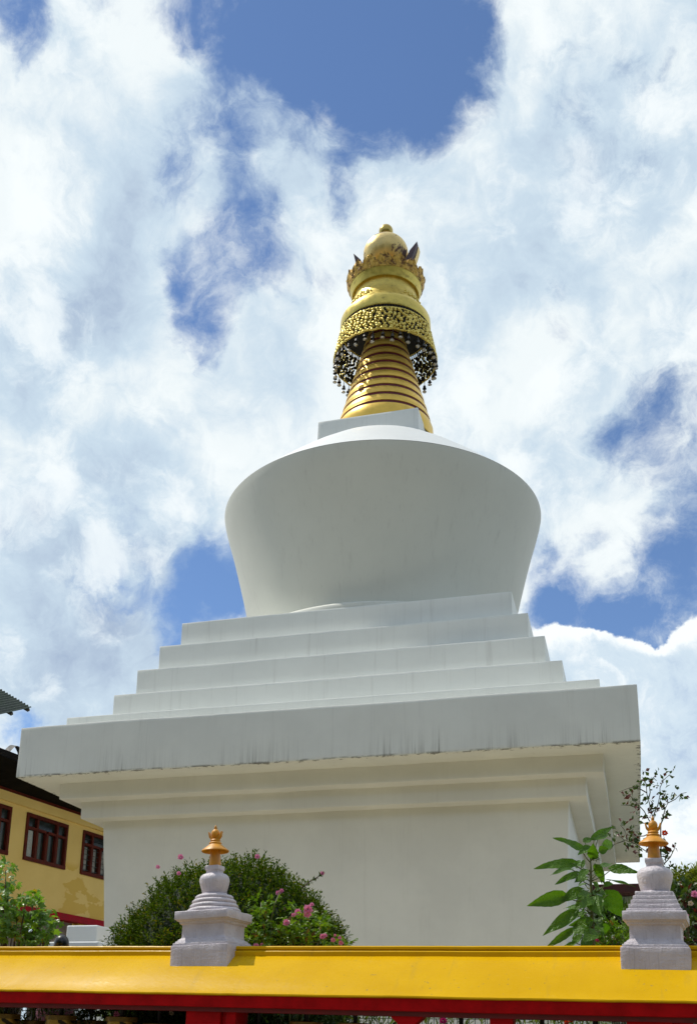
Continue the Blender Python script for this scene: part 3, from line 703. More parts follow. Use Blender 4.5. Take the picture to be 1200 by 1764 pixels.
# ---- the big round bush
def dome_bush(name, label, cat, c, rx, ry, rz, nspray, leaf, w, m, seed, per=9, L=.20, core=.80, upb=.55):
    random.seed(seed)
    t = thing(name, label, cat, (c.x, c.y, GY)); H = c.z-GY
    tr = MB()
    for k in range(5):
        a = k*1.25; tr.tube([(0,0,-.05),(math.cos(a)*rx*.12, math.sin(a)*ry*.12, H*.5),(math.cos(a)*rx*.4, math.sin(a)*ry*.4, H)], [.06,.045,.02], 6)
    tr.build('trunk', BARK, t, 60)
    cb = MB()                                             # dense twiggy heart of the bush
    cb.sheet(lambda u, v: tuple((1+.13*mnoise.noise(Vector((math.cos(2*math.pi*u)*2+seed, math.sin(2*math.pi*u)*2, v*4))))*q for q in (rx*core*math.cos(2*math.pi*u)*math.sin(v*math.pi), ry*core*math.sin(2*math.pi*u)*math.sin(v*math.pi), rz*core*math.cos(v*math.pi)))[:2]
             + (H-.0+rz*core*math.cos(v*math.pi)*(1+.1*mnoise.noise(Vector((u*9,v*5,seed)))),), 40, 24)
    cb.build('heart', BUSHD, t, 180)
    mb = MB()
    for i in range(nspray):
        d = rdir()
        if d.z < -.35: d.z = abs(d.z)*.4; d.normalize()
        lump = 1+.075*mnoise.noise(d*3.1+Vector((seed,0,0)))+.05*mnoise.noise(d*8+Vector((0,seed,0)))
        q = random.random(); rad = lump*(.72+.28*q**.45)
        p = Vector((d.x*rx*rad, d.y*ry*rad, H+d.z*rz*rad))
        ax = (d*.9+Vector((0,0,upb))+rdir()*.55)
        l = L*random.uniform(.6,1.3)*(1.35 if random.random() < .06 else 1)
        spray(mb, p, ax, per, l, leaf, w, .75)
    mb.build('crown', m, t, fix=False)
    return t
bc = at(398, 1650, 12.2); bt = at(398, 1492, 12.2)
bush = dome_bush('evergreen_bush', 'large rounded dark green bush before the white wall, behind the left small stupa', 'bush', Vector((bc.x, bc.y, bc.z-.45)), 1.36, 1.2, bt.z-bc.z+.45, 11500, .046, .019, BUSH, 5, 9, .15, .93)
for k, (px, py, s) in enumerate(((311,1477,7),(443,1476,6),(555,1505,5),(272,1494,5),(308,1505,5),(479,1539,6),(485,1535,5))):
    p = at(px, py, 11.35); flower(local(bush, p), s*.75/1800*11.3, PINK, bush)

tw = MB(); tl = MB()                                     # the long shoot that carries the outlying bloom
sh = [local(bush, at(*q, 11.35)) for q in ((520,1530),(535,1518),(548,1511),(555,1505))]
tw.tube(sh, [.008,.006,.005,.003], 5); tw.build('shoot', BARK, bush, 60)
for a_, b_ in zip(sh, sh[1:]): spray(tl, a_, b_-a_, 14, (b_-a_).length, .05, .022, .9)
tl.build('shoot_leaves', BUSH, bush, fix=False)

# ---- pink rose bush in front of it
def branchy(mb, pts, r0, r1): mb.tube(pts, [r0+(r1-r0)*k/(len(pts)-1) for k in range(len(pts))], 6)
def px_plant(t, polys, D, r0, r1, stem_mat, jitter=.10):
    """stems drawn through photograph points, each wandering in depth"""
    out = []
    for pl in polys:
        dd = D+random.uniform(-jitter, jitter); pts = []
        for k, (x, y) in enumerate(pl): pts.append(local(t, at(x, y, dd+jitter*.8*math.sin(k*1.3+x))))
        out.append(pts)
        mb = MB(); branchy(mb, pts, r0, r1); mb.build('stem', stem_mat, t, 60)
    return out
random.seed(11)
rp = at(505, 1634, 10.9)
rose = thing('rose_bush', 'leafy light green rose bush with pink double roses in front of the round bush', 'rose bush', (rp.x, rp.y, GY))
base = lambda t: tuple((0,0,-.02))
stems = px_plant(rose, [[(511,1636),(522,1624),(528,1612),(529,1590),(527,1575)],[(519,1627),(530,1625),(550,1624)],[(450,1640),(455,1600),(449,1570),(450,1555)],[(470,1638),(466,1590),(474,1555),(482,1536)],
   [(500,1640),(505,1600),(514,1574)],[(480,1640),(485,1610),(493,1592)],[(540,1640),(548,1625),(556,1613)],[(560,1640),(570,1628),(574,1621)],[(528,1600),(540,1590),(552,1585)]], 10.9, .010, .005, STEM)
mb = MB()
for pts in stems[:]: mb.tube([Vector((0,0,-.05)), Vector((pts[0].x*.6, pts[0].y*.6, pts[0].z*.5)), pts[0]], [.016,.013,.010], 6)
mb.build('cane', STEM, rose, 60)
lv = MB()
for (x, y, sx, sy, n) in ((445,1590,26,28,46),(455,1570,14,16,22),(500,1600,24,18,48),(530,1592,24,16,36),(552,1592,14,10,16),(470,1618,44,16,70),(525,1618,40,14,46),(570,1626,22,8,22),(585,1630,16,6,10),(425,1622,14,14,26),(505,1572,10,8,10)):
    for k in range(n):
        p = local(rose, at(random.gauss(x, sx*.55), random.gauss(y, sy*.55), 10.9+random.uniform(-.35,.35)))
        spray(lv, p, rdir()+Vector((0,0,.3)), 5, .11, .062, .036, .9)
lv.build('foliage', ROSEL, rose, fix=False)
for x, y, s in ((513,1572,10),(505,1577,6),(530,1567,13),(529,1575,11),(537,1559,6),(493,1590,10),(555,1614,8),(560,1612,6),(573.5,1620,7),(587,1625,7),(585,1616,5),(441,1631,9),(451,1628,5),(577,1612,4)):
    p = at(x, y, 10.55); flower(local(rose, p), s*.62/1800*10.5, PINK, rose, face=(EYE-p)+rdir()*3+Vector((0,0,2)))

# ---- tall sunflower plant beside the right small stupa
random.seed(21)
SD = 10.7
sp = at(1021, 1636, SD)
sun_f = thing('sunflower_plant', 'tall green sunflower plant with broad heart-shaped leaves, not yet in bloom', 'sunflower', (sp.x, sp.y, GY))
S = lambda zx, zy, dd=0.: local(sun_f, at(900+zx/6, 1400+zy/6, SD+dd))
stk = MB(); cen = [(698,470),(702,560),(704,700),(708,820),(713,960),(718,1150),(726,1300),(730,1410)]
pts = [S(*c) for c in cen]; pts.append(Vector((.0,0,-.05)))
stk.tube(pts, [.006,.010,.013,.015,.017,.018,.019,.020,.024], 8); stk.build('stem', STEM, sun_f, 60)
# stalk joint on the stem, leaf base, leaf tip (in the enlarged detail), width, depth of base and tip, facing
LV = [((700,520),(600,370),(340,240),105,-.05,-.25,.5),((705,480),(738,262),(942,135),85,.1,.25,.5),((705,480),(775,275),(908,212),62,.0,.2,.2),((702,500),(690,365),(570,432),90,-.1,-.2,.6),
 ((700,480),(725,455),(728,325),110,-.10,-.25,1.),((702,600),(505,525),(138,545),118,-.1,-.3,.55),((702,640),(490,585),(300,612),66,-.2,-.5,.3),((702,610),(560,560),(592,465),66,-.05,.1,.9),((702,610),(608,560),(645,472),46,.1,.2,.9),
 ((705,760),(560,640),(352,712),84,-.15,-.4,.4),((710,710),(930,580),(1197,608),108,-.05,-.1,.6),((706,700),(800,560),(940,508),72,.1,.35,.5),((708,790),(640,742),(505,772),62,.1,.3,.4),((714,850),(905,700),(1172,748),44,.1,.15,.25),
 ((712,840),(850,742),(932,738),62,-.05,-.1,.5),((712,830),(775,762),(722,718),66,-.05,-.1,.5),((714,920),(405,872),(60,956),150,-.2,-.35,.9),((712,900),(595,812),(405,905),132,-.15,-.25,.8),((708,860),(680,832),(588,848),78,-.2,-.45,.5),
 ((714,980),(590,958),(410,984),34,.1,.2,.2),((716,1090),(520,1045),(215,1254),125,-.2,-.35,.8),((712,900),(725,900),(792,1048),178,-.25,-.4,1.),((714,920),(885,850),(1035,1085),205,.25,.3,.95),((712,880),(705,900),(598,968),105,-.3,-.5,.6),
 ((720,1240),(505,1222),(230,1402),78,-.2,-.3,.5),((718,1180),(690,1130),(505,1165),118,-.2,-.35,.9),((722,1260),(735,1240),(632,1318),140,-.35,-.5,.8),((722,1250),(760,1215),(838,1240),110,.2,.3,.7),((714,870),(745,845),(850,858),92,-.1,.3,.4),
 ((726,1380),(545,1350),(380,1396),46,-.1,-.2,.3),((714,1090),(650,1140),(600,1130),50,-.1,-.2,.4),((718,1180),(560,1170),(690,1250),150,-.3,-.4,.9),((702,470),(640,300),(720,260),72,.1,.2,.6),((702,480),(840,330),(955,340),110,.15,.35,.7),((702,500),(800,395),(885,375),90,-.1,-.1,.6),
 ((712,1000),(560,985),(430,1010),60,.15,.3,.5),((724,1290),(600,1290),(470,1380),90,.1,.25,.7),((722,1240),(840,1180),(900,1290),110,.25,.4,.8),((716,1060),(800,1020),(880,1110),90,.3,.45,.7),((705,650),(650,600),(575,680),80,-.2,-.4,.7),((710,800),(760,800),(850,840),80,.1,-.1,.6),((726,1330),(680,1320),(610,1410),110,-.2,-.4,.8)]
for j, b, tip, w, d0, d1, face in LV:
    B, T = S(*b, d0), S(*tip, d1); J = S(*j)
    mid = (J+B)/2+Vector((0,0,-.02))
    q = MB().tube([J, mid, B], [.006,.005,.0045], 5)
    q.build('petiole', STEM, sun_f, 60)
    toeye = (EYE-(B+sun_f.location)).normalized()
    fc = .45+.55*face; nrm = (toeye*fc+Vector((0,0,1))*(1.1-fc)+rdir()*.22)
    lf = bigleaf(MB(), B, T, w/6/1800*SD*1.0, nrm, random.uniform(.05,.16), random.uniform(.06,.2), random.uniform(.012,.03)).build('leaf', SUNL, sun_f, 180)
for k in range(16):                                      # younger leaves filling the gaps along the stem
    zy = random.uniform(620, 1330); side = random.choice((-1, 1)); J = S(706+18*(zy-600)/800, zy)
    B = S(706+side*random.uniform(30,80), zy-random.uniform(10,60), random.uniform(-.2,.2)); T = S(706+side*random.uniform(110,210), zy+random.uniform(-20,120), random.uniform(-.4,.3))
    MB().tube([J, (J+B)/2, B], [.005,.0045,.004], 5).build('petiole', STEM, sun_f, 60)
    bigleaf(MB(), B, T, random.uniform(60,120)/6/1800*SD, (EYE-sun_f.location-B).normalized()*random.uniform(.3,1)+Vector((0,0,.7))+rdir()*.4, random.uniform(.05,.25), random.uniform(.05,.25), .03).build('leaf', SUNL, sun_f, 180)
bud = MB()
bp = S(750, 488, -.05)
for k in range(34):
    w = k*2.4; t = k/34; dv = Vector((math.cos(w)*(.3+t), math.sin(w)*(.3+t), .9-1.1*t)).normalized()
    leaf_quads(bud, bp+dv*.012, dv, Vector((0,0,1)), .05, .022, .2, .1)
bud.build('bud', leafmat('sunflower_bud', (.10,.15,.08), (.20,.26,.15), .6, .2, (1,1,.6)), sun_f, fix=False)

# ---- tall dark rose behind the right small stupa
random.seed(31)
RD = 11.0
tp = at(1126, 1640, RD)
tall = thing('rose_bush', 'tall sparse rose with reddish leaves and one red bloom behind the small square-stepped stupa', 'rose bush', (tp.x, tp.y, GY))
q = lambda l: [(1050+x/8, 1310+y/8) for x, y in l]
polys = [q([(590,800),(560,650),(510,470),(500,330),(470,250),(445,230)]), q([(540,510),(555,440),(540,330),(575,270),(640,190)]), q([(580,900),(470,700),(370,590),(290,500),(190,475)]), q([(410,660),(280,620),(150,618)]),
 q([(510,450),(370,370),(270,380),(130,435)]), q([(590,790),(660,620),(690,480),(690,380),(740,270),(830,195)]), q([(700,900),(765,660),(800,590),(900,540),(980,460),(1055,445)]), q([(800,590),(780,500),(745,410)]),
 q([(620,1330),(520,1270),(430,1210),(330,1140),(200,1100),(110,1030)]), q([(200,1110),(60,1160),(0,1240)]), q([(240,1090),(200,960),(145,895)]), q([(560,1000),(470,1045),(380,1050),(270,1010),(320,950)]),
 q([(670,1310),(710,1200),(750,1060)]), q([(700,1480),(830,1340),(880,1240),(908,1160)]), q([(720,1440),(790,1500),(830,1520)]), q([(680,1290),(740,1220),(800,1200)]), q([(590,900),(590,800)]), q([(700,900),(690,860)])]
sts = px_plant(tall, polys, RD, .0065, .0028, STEMD, .06)
mb = MB(); 
for pts, s in ((sts[0],0),(sts[5],1),(sts[6],2),(sts[8],3),(sts[13],4),(sts[12],5),(sts[2],6),(sts[14],7)):
    mb.tube([Vector((.02*s-.07,.02*s,-.05)), pts[0]*.55+Vector((0,0,-.05)), pts[0]], [.014,.011,.007], 6)
mb.build('cane', STEMD, tall, 60)
lv = MB()
for pts in sts[:16]:
    for k in range(len(pts)-1):
        a, b = pts[k], pts[k+1]; n = max(2, int((b-a).length/.045))
        for i in range(n):
            if random.random() < .15: continue
            p = a.lerp(b, (i+random.random())/n); d = (rdir()+Vector((0,0,.1))).normalized()
            for m_ in range(random.choice((2,3,4))):
                p2 = p+d*.035*(m_+.6); leaf_quads(lv, p2, (d+rdir()*.8), rdir()+Vector((0,0,.6)), random.uniform(.040,.072), random.uniform(.028,.046), .3, .2)
for px, py, s in ((1140.5,1348,20),(1143,1461,34),(1075,1369,14),(1149,1462,26),(1109,1377,18),(1098,1471,24),(1139,1367,22),(1167,1359,16),(1067,1441,16),(1119,1341,20)):
    for m_ in range(3):
        p = local(tall, at(px+random.uniform(-5,5), py+random.uniform(-5,5), RD-.05)); leaf_quads(lv, p, rdir(), (EYE-p-tall.location)*.1+rdir(), s*.5/1800*RD*random.uniform(.7,1), s*.35/1800*RD, .3, .2)
lv.build('foliage', ROSED, tall, fix=False)
p = at(1144.5, 1435.5, RD-.1); flower(local(tall, p), .030, REDF, tall, face=(EYE-p)+Vector((0,0,3)))

# ---- maple-leaved shrub at the left edge
random.seed(41)
MD = 12.4
mp = at(20, 1640, MD)
mapl = thing('maple_leaved_shrub', 'bright green shrub with lobed leaves at the left edge below the yellow building', 'shrub', (mp.x, mp.y, GY))
def lobed(mb, p, ax, nrm, L):
    a = ax.normalized(); s = a.cross(nrm).normalized(); n = s.cross(a); o = len(mb.v); pts = []
    for k in range(11):
        w = R(-150+30*k); r = (1., .55)[k % 2]*(1-.35*abs(w)/2.6)
        pts.append(p+a*L*.30+(a*math.cos(w)+s*math.sin(w))*L*.62*r-n*L*.20*(r**2)+n*random.uniform(-.04,.04)*L)
    mb.add([p+a*L*.28]+pts, [(0,k+1,k+2) for k in range(10)]+[(0,11,1)])
lv = MB(); stm = MB()
clumps = [(10,1500,16,18),(14,1530,16,18),(6,1560,26,18),(45,1550,24,14),(60,1545,14,14),(30,1580,34,18),(60,1585,22,16),(72,1575,16,12),(92,1585,12,10),(20,1612,40,20),(60,1615,30,18),(74,1615,12,16),(84,1602,10,8),(-20,1540,30,40),(-40,1590,40,40),(2,1590,30,20)]
for x, y, sx, sy in clumps:
    c = local(mapl, at(x, y, MD+random.uniform(-.3,.3)))
    stm.tube([Vector((random.uniform(-.1,.1),0,-.05)), Vector((c.x*.45, c.y*.45, c.z*.5)), c], [.022,.014,.005], 6)
    for k in range(int(sx*sy/13)+8):
        p = local(mapl, at(random.gauss(x, sx*.52), random.gauss(y, sy*.5), MD+random.uniform(-.45,.45)))
        lobed(lv, p, rdir()+Vector((0,0,-.3))+XC*.2, rdir()*.6+Vector((-.2,0,1))+_f*-.4, random.uniform(.075,.135))
stm.build('stem', BARK, mapl, 60); lv.build('foliage', MAPLE, mapl, fix=False)

# ---- low growth between the shelter and the stupa, right and left
def low_shrub(name, label, cat, px, py0, D, w, h, m, n, leaf, lw, seed, per=6, flowers=()):
    random.seed(seed); p0 = at(px, 1640, D); t = thing(name, label, cat, (p0.x, p0.y, GY))
    top = at(px, py0, D).z-GY; hw = w/1800*D/2
    st = MB()
    for k in range(7):
        a = k*.9; st.tube([(0,0,-.05),(math.cos(a)*hw*.4, math.sin(a)*hw*.4, top*.5),(math.cos(a)*hw*.75, math.sin(a)*hw*.75, top*.9)], [.018,.012,.005], 5)
    st.build('stem', STEMD, t, 60)
    mb = MB(); hh = h/1800*D
    for k in range(n):
        d = rdir(); s = random.random()**.35
        p = Vector((d.x*hw*s, d.y*hw*s, top-hh*.5+d.z*hh*.5*s*(1 if d.z > 0 else 1.0)))
        spray(mb, p, d+Vector((0,0,.5)), per, .12, leaf, lw, .8)
    mb.build('foliage', m, t, fix=False)
    for x, y, s, fm in flowers:
        p = at(x, y, D-hw*.8); flower(local(t, p), s/1800*D, fm, t, face=(EYE-p)+Vector((0,0,3)))
    return t
low_shrub('flowering_shrub', 'low bright green shrub with a magenta bud right of the sunflower stem', 'shrub', 1062, 1598, 11.2, 74, 60, ROSEL, 170, .06, .034, 51, 6, ((1028,1621,3.2,MAG),(1058,1617,3.,CREAM)))
low_shrub('dark_shrub', 'dark green shrub in shade behind the sunflower leaves', 'shrub', 1058, 1563, 12.5, 80, 90, DGRN, 260, .09, .045, 52, 6)
low_shrub('rose_bush', 'dark rose bush with closed pink and cream blooms at the right edge', 'rose bush', 1192, 1540, 10.2, 74, 150, ROSED, 210, .075, .046, 53, 5, ((1196,1541,6.,PINK),(1189,1557,4.5,CREAM),(1184,1581,5.,PINK)))
low_shrub('garden_bush', 'yellow-green bushy tree at the right edge beyond the rose bush', 'bush', 1192, 1503, 15., 76, 75, TREE, 420, .085, .03, 54, 8)
low_shrub('dark_shrub', 'dark leafy shrub right of the square-stepped small stupa under the yellow-green tree', 'shrub', 1180, 1530, 14., 90, 110, DGRN, 330, .10, .06, 55, 6)
low_shrub('garden_bush', 'small yellow-green bush just right of the small white dome', 'bush', 1158, 1532, 15.5, 44, 34, TREE, 170, .08, .03, 56, 8)
random.seed(61)
pp = at(1082, 1640, 12.); plm = thing('palm', 'clump of long arching palm blades behind the right small stupa', 'palm', (pp.x, pp.y, GY))
mb = MB()
for k in range(46):
    a = random.uniform(0, 6.28); tip = local(plm, at(1082+random.uniform(-14,34), random.uniform(1538,1585), 12+random.uniform(-.4,.4)))
    b0 = Vector((random.uniform(-.08,.08), random.uniform(-.08,.08), tip.z*.35)); md = b0.lerp(tip, .6)+Vector((0,0,.10)); s = Vector((random.uniform(-1,1),random.uniform(-.4,.4),0)).normalized()*.014
    mb.add([b0-s, b0+s, md+s*1.2, tip, md-s*1.2], [(0,1,2,4), (4,2,3)])
mb.build('blades', PALM, plm, fix=False)
MB().tube([(0,0,-.05),(0,0,local(plm, at(1082,1600,12)).z)], .05, 8).build('trunk', BARK, plm, 60)
# flowering hedge seen through the shelter under its roof
def hedge(name, label, px0, px1, y0, D, m, n, leaf, lw, seed, fl):
    random.seed(seed); p0 = at((px0+px1)/2, 1700, D); t = thing(name, label, 'hedge', (p0.x, p0.y, GY)); mb = MB(); st = MB()
    for k in range(n):
        x = random.uniform(px0, px1); p = local(t, at(x, y0+random.uniform(0, 60), D+random.uniform(-.25,.25)))
        p.z = max(p.z, .05)
        spray(mb, p, rdir()*.5+Vector((0,0,.8)), 5, .14, leaf, lw, .55)
        if k % 12 == 0: st.tube([Vector((p.x, p.y, -.05)), p], [.008,.004], 5)
    st.build('stem', STEMD, t, 60); mb.build('foliage', m, t, fix=False)
    for x, y, s, fm in fl: flower(local(t, at(x, y, D-.3)), s/1800*D, fm, t)
    return t
hedge('hedge', 'sparse green hedge with upright leaves seen under the left end of the yellow roof', -60, 135, 1737, 11.6, PALM, 90, .12, .018, 71, ())
hedge('hedge', 'dark leafy hedge with a pink bloom, seen under the roof left of the thick post', 125, 350, 1734, 11.2, DGRN, 330, .06, .035, 72, ((201,1748,5,PINK),(295,1746,4,CREAM)))
hedge('hedge', 'dark leafy hedge seen under the roof just right of the thick red post', 372, 590, 1742, 11.0, DGRN, 340, .06, .035, 73, ())
hedge('hedge', 'thin green hedge with a magenta bloom seen under the roof between the brackets', 590, 860, 1748, 10.6, PALM, 110, .11, .022, 74, ((763,1759,6,MAG),))
hedge('hedge', 'thin hedge with small red blooms seen under the roof left of the right post', 860, 1090, 1752, 10.2, PALM, 110, .10, .022, 75, ((975,1762,4,REDF),(983,1758,4,REDF)))

# ------------------------------------------------------------------ white plinth walls beside the stupa, wall behind
LIME = whitewash('whitewash_low_wall', (.80,.81,.80), .15)
a, b = at(90, 1626, 17.5), at(190, 1626, 17.5)
MB().frustum([((b-a).length/2, .3, GY-a.z), ((b-a).length/2, .3, 0)]).build('garden_wall', LIME, None, bevel=.02, mw=Matrix.Translation((a+b)/2))
tag(bpy.data.objects['garden_wall'], 'low white wall behind the head of the woman', 'wall')
a, b = at(131, 1599, 19.), at(190, 1599, 19.)
tag(MB().frustum([((b-a).length/2, .4, GY-a.z), ((b-a).length/2, .4, 0)]).build('plinth_block', LIME, None, bevel=.02, mw=Matrix.Translation((a+b)/2)), 'white plinth block standing against the left side of the stupa', 'plinth')

# ------------------------------------------------------------------ yellow building on the left
dv = ray(1385, 1835); dv = Vector((dv.x, dv.y, 0)).normalized()
W0 = at(80, 1440, 33.)
WN = Vector((dv.y, -dv.x, 0));  WN = WN if WN.dot(EYE-W0) > 0 else -WN
BM_ = Matrix((dv, -WN, Vector((0,0,1)))).transposed().to_4x4(); BM_.translation = Vector((W0.x, W0.y, 0)); BI = BM_.inverted()
def bh(px, py, off=0.):                                  # (along, height) on the wall plane seen at a picture point
    e = BI @ EYE; r_ = BI.to_3x3() @ ray(px, py); k = (off-e.y)/r_.y; return e.x+r_.x*k, e.z+r_.z*k
zE = bh(60, 1377)[1]; zR = bh(110, 1577)[1]; zWt = (bh(48,1402)[1]+bh(112,1422)[1])/2; zWb = (bh(44,1480)[1]+bh(111,1497)[1])/2
YW = None
def ywall():
    m, g = mat('ochre_wall'); co = obj_co(g)
    n = g.noise(co, .6, 5, .6).outputs['Fac']; f = g.noise(co, 8., 5, .6).outputs['Fac']
    c = g.mix(g.ss(n, .3, .7), (.80,.58,.185), (.86,.64,.22)); c = g.mix(g.ss(f, .55, .75, 0, .12), c, (.60,.43,.18))
    x = g.node('ShaderNodeSeparateXYZ', [co]).outputs
    pn = g.noise(g.mapping(co, (.55,.55,1.1)), 1., 4, .55).outputs['Fac']
    pz = g.m('MULTIPLY', g.ss(x[2], zR+1.75, zR+1.5), g.ss(x[0], bh(83,1540)[0]-.05, bh(83,1540)[0]+.02))
    c = g.mix(g.m('MULTIPLY', pz, g.ss(pn, .475, .485, 0, .8)), c, (.70,.455,.07))
    finish(g, g.node('ShaderNodeBsdfPrincipled', {'Base Color': c, 'Roughness': .75, 'Normal': bump(g, f, .3, .01)})); return m
YW = ywall()
RB = plain('window_redbrown', (.10,.016,.008), .6, .25, 6., 0, 0, .12)
DGL = plain('dark_pane', (.020,.027,.024), .15, .3, 2., spec=.3)
CURT = plain('curtain', (.42,.46,.46), .9, .12, 18.)
GREYW = plain('grey_cement', (.23,.20,.18), .85, .2, 3.)
ROOFB = plain('dark_tin_roof', (.006,.0055,.0055), .85, .3, 3., .3, 0., .08)
TRIMR = plain('red_trim', (.34,.006,.018), .6, .2, 4., 0, 0, .1)
bld = thing('yellow_building', 'two storey ochre building with red-brown windows and a dark eave', 'building', mw=BM_)
s0, s1 = bh(-140, 1500)[0], bh(175, 1500)[0]+9
wins = [(bh(-62,1430)[0], bh(14,1430)[0]), (bh(44,1440)[0], bh(112,1460)[0]), (bh(142,1460)[0], bh(142,1460)[0]+(bh(112,1460)[0]-bh(44,1440)[0]))]
wins.append((wins[2][1]+.9, wins[2][1]+.9+wins[1][1]-wins[1][0]))
mb = MB(); x = s0
for a, b in wins:                                        # wall with real window openings
    mb.box(x, a, 0, .3, zR, zE); mb.box(a, b, 0, .3, zR, zWb); mb.box(a, b, 0, .3, zWt, zE); x = b
mb.box(x, s1, 0, .3, zR, zE); mb.box(s0, s1, .3, .34, zR, zE); mb.box(s1-.3, s1, .34, 8, zR, zE)
mb.build('upper_wall', YW, bld)
MB().box(s0, s1, -.06, .3, zR-.16, zR+.05).build('red_band', TRIMR, bld)
g0 = bh(118, 1600)[0]
MB().box(s0, g0-.9, .8, 1., 0, zR-.1).box(g0-.9, g0+.62, .35, .6, 0, zR-.12).build('lower_wall', GREYW, bld)
MB().box(g0+.62, s1, .12, .3, 0, zR-.12).build('lower_wall', YW, bld)
for i, (a, b) in enumerate(wins):
    z0, z1 = zWb, zWt; w = b-a; tz = z1-(z1-z0)*.30; fr = .075
    f = MB()
    f.box(a-.04, b+.04, -.05, .10, z1-fr, z1+.03); f.box(a-.04, b+.04, -.06, .10, z0-.04, z0+fr)
    xs = [a+w*k/4 for k in range(5)]
    for k, xx in enumerate(xs): f.box(xx-.045, xx+.045, -.045, .09, z0+fr, z1-fr if k != 2 else tz-.041)
    for k in range(4): f.box(xs[k]+.045, xs[k+1]-.045, -.04, .085, tz-.04, tz+.04)
    for k in range(4):                                   # casement sashes
        l, r_ = xs[k]+.055, xs[k+1]-.055
        for (u0, u1) in ((l, l+.022), (r_-.022, r_)): f.box(u0, u1, -.03, .08, z0+fr, tz-.045)
    wo = f.build('window', RB, bld)
    MB().box(a, b, .05, .06, z0+.02, z1-.02).build('pane', DGL, wo)
    if i == 1:
        MB().sheet(lambda u, v: (xs[0]+.10+(xs[1]-xs[0]-.2)*u, .045+.006*math.sin(u*30), z0+.1+(tz-z0-.16)*v), 24, 2).build('curtain', CURT, wo, 180, fix=False)
        for k in (1,2,3): MB().sheet(lambda u, v: (xs[k]+.12+(xs[k+1]-xs[k]-.34)*u, .046+.005*math.sin(u*22), z0+.1+(tz-z0-.16)*v), 16, 2).build('curtain', plain('dim_curtain', (.10,.12,.115), .9, .12, 18.), wo, 180, fix=False)
    if i == 2:
        for k in range(4): MB().sheet(lambda u, v: (xs[k]+.14+(xs[k+1]-xs[k]-.3)*u, .046+.004*math.sin(u*22), z0+.12+(tz-z0-.2)*v), 16, 2).build('curtain', plain('pale_net', (.26,.27,.26), .9, .3, 9.), wo, 180, fix=False)
        gr = MB()
        for k in range(7): gr.box(a+.05, b-.05, -.012, -.004, z0+.12+.17*k, z0+.135+.17*k)
        gr.build('grille', IRON, wo)
rf = MB(); OV = 2.5                                       # tin roof with a deep dark eave
rf.add([(s0-1,-OV,zE+.02),(s1+2,-OV,zE+.02),(s1+2,4.,zE+1.5),(s0-1,4.,zE+1.5),(s0-1,-OV,zE+.16),(s1+2,-OV,zE+.16),(s1+2,4.,zE+1.64),(s0-1,4.,zE+1.64)],
       [(0,1,2,3),(4,5,6,7),(0,1,5,4),(1,2,6,5),(2,3,7,6),(3,0,4,7)])
rf.box(s0-1, s1+2, -OV+.1, .32, zE+.0, zE+.012)
ro = rf.build('roof', ROOFB, bld)
MB().box(s0, s1, -.10, .0, zE-.34, zE-.06).build('cornice', YW, bld)
MB().box(s0, s1, -.16, .05, zE-.07, zE+.0).build('red_fascia', RB, bld)
va, vz = bh(14,1300,-2.3)
MB().sheet(lambda u, v: (va-.1+.62*u, -2.44+.2*v, zE+.17+.24*math.sin(math.pi*min(u*1.05,1))+.05*v), 16, 3).sheet(lambda u, v: (va+.47-.07*v, -2.44+.2*u, zE+.16+.2*v), 3, 3).build('roof_vent', plain('zinc', (.10,.105,.11), .7, .2, 8.), ro, 40)

# ---- tin canopy of the neighbouring building, top left
CORR = plain('green_tin', (.032,.048,.036), .6, .3, 3., .2, .1, .2)
SOOT = plain('purlin_wood', (.045,.04,.032), .8, .3, 8.)
ca = at(54, 1219, 27.); 
can = thing('tin_canopy', 'corner of a green corrugated tin roof jutting in at the upper left', 'roof', (ca.x, ca.y, ca.z))
p1 = at(0, 1187, 27.6)-ca; p2 = at(0, 1231, 25.2)-ca
u_ = p1.normalized(); v_ = p2.normalized(); n_ = u_.cross(v_).normalized()
LU, LVv = 9., 5.
mb = MB()
mb.sheet(lambda u, v: tuple(u_*LU*u+v_*LVv*v+n_*.022*math.sin(u*LU/.11*2*math.pi/1.)), 640, 1)
mb.build('sheet', CORR, can, 180, fix=False)
dn = n_ if n_.z < 0 else -n_
pu = MB()
for k in range(5): pu.tube([v_*(.12+1.15*k)+dn*.07-u_*.0, u_*LU+v_*(.12+1.15*k)+dn*.07], .05, 4)
for k in range(3): pu.tube([u_*(1.6+3*k)+v_*.1+dn*.16, u_*(1.6+3*k)+v_*LVv+dn*.16], .06, 4)
pu.build('purlin', SOOT, can)
po = MB()
for k in (4.6, 8.6):
    for j in (.8, 4.2):
        p = u_*k+v_*j+dn*.16; po.box(p.x-.08, p.x+.08, p.y-.08, p.y+.08, GY-ca.z-.1, p.z)
po.build('post', SOOT, can)

# ---- far right: dark red roofed house and a white wall beyond the garden
hp_ = at(1110, 1545, 34.)
hs = thing('garden_house', 'distant low house with a dark red roof edge behind the palm', 'house', (hp_.x, hp_.y, GY))
zr = at(1060, 1529, 34.).z-GY
MB().box(-4, 9, 0, 5, -.05, zr-.30).build('wall', plain('pale_green_wall', (.34,.40,.33), .8, .15, 2.), hs)
MB().box(-4.6, 9.6, -.7, 5.6, zr-.28, zr).build('roof', plain('dark_red_roof', (.065,.012,.015), .6, .2, 4.), hs, bevel=.02)
wp = at(1185, 1590, 22.)
gw_ = MB().box(-1.6, 3, 0, .3, GY-wp.z, at(1172,1569,22.).z-wp.z).build('boundary_wall', LIME, None, bevel=.02); gw_.location = wp
tag(gw_, 'pale boundary wall glimpsed beside the square-stepped small stupa', 'wall')

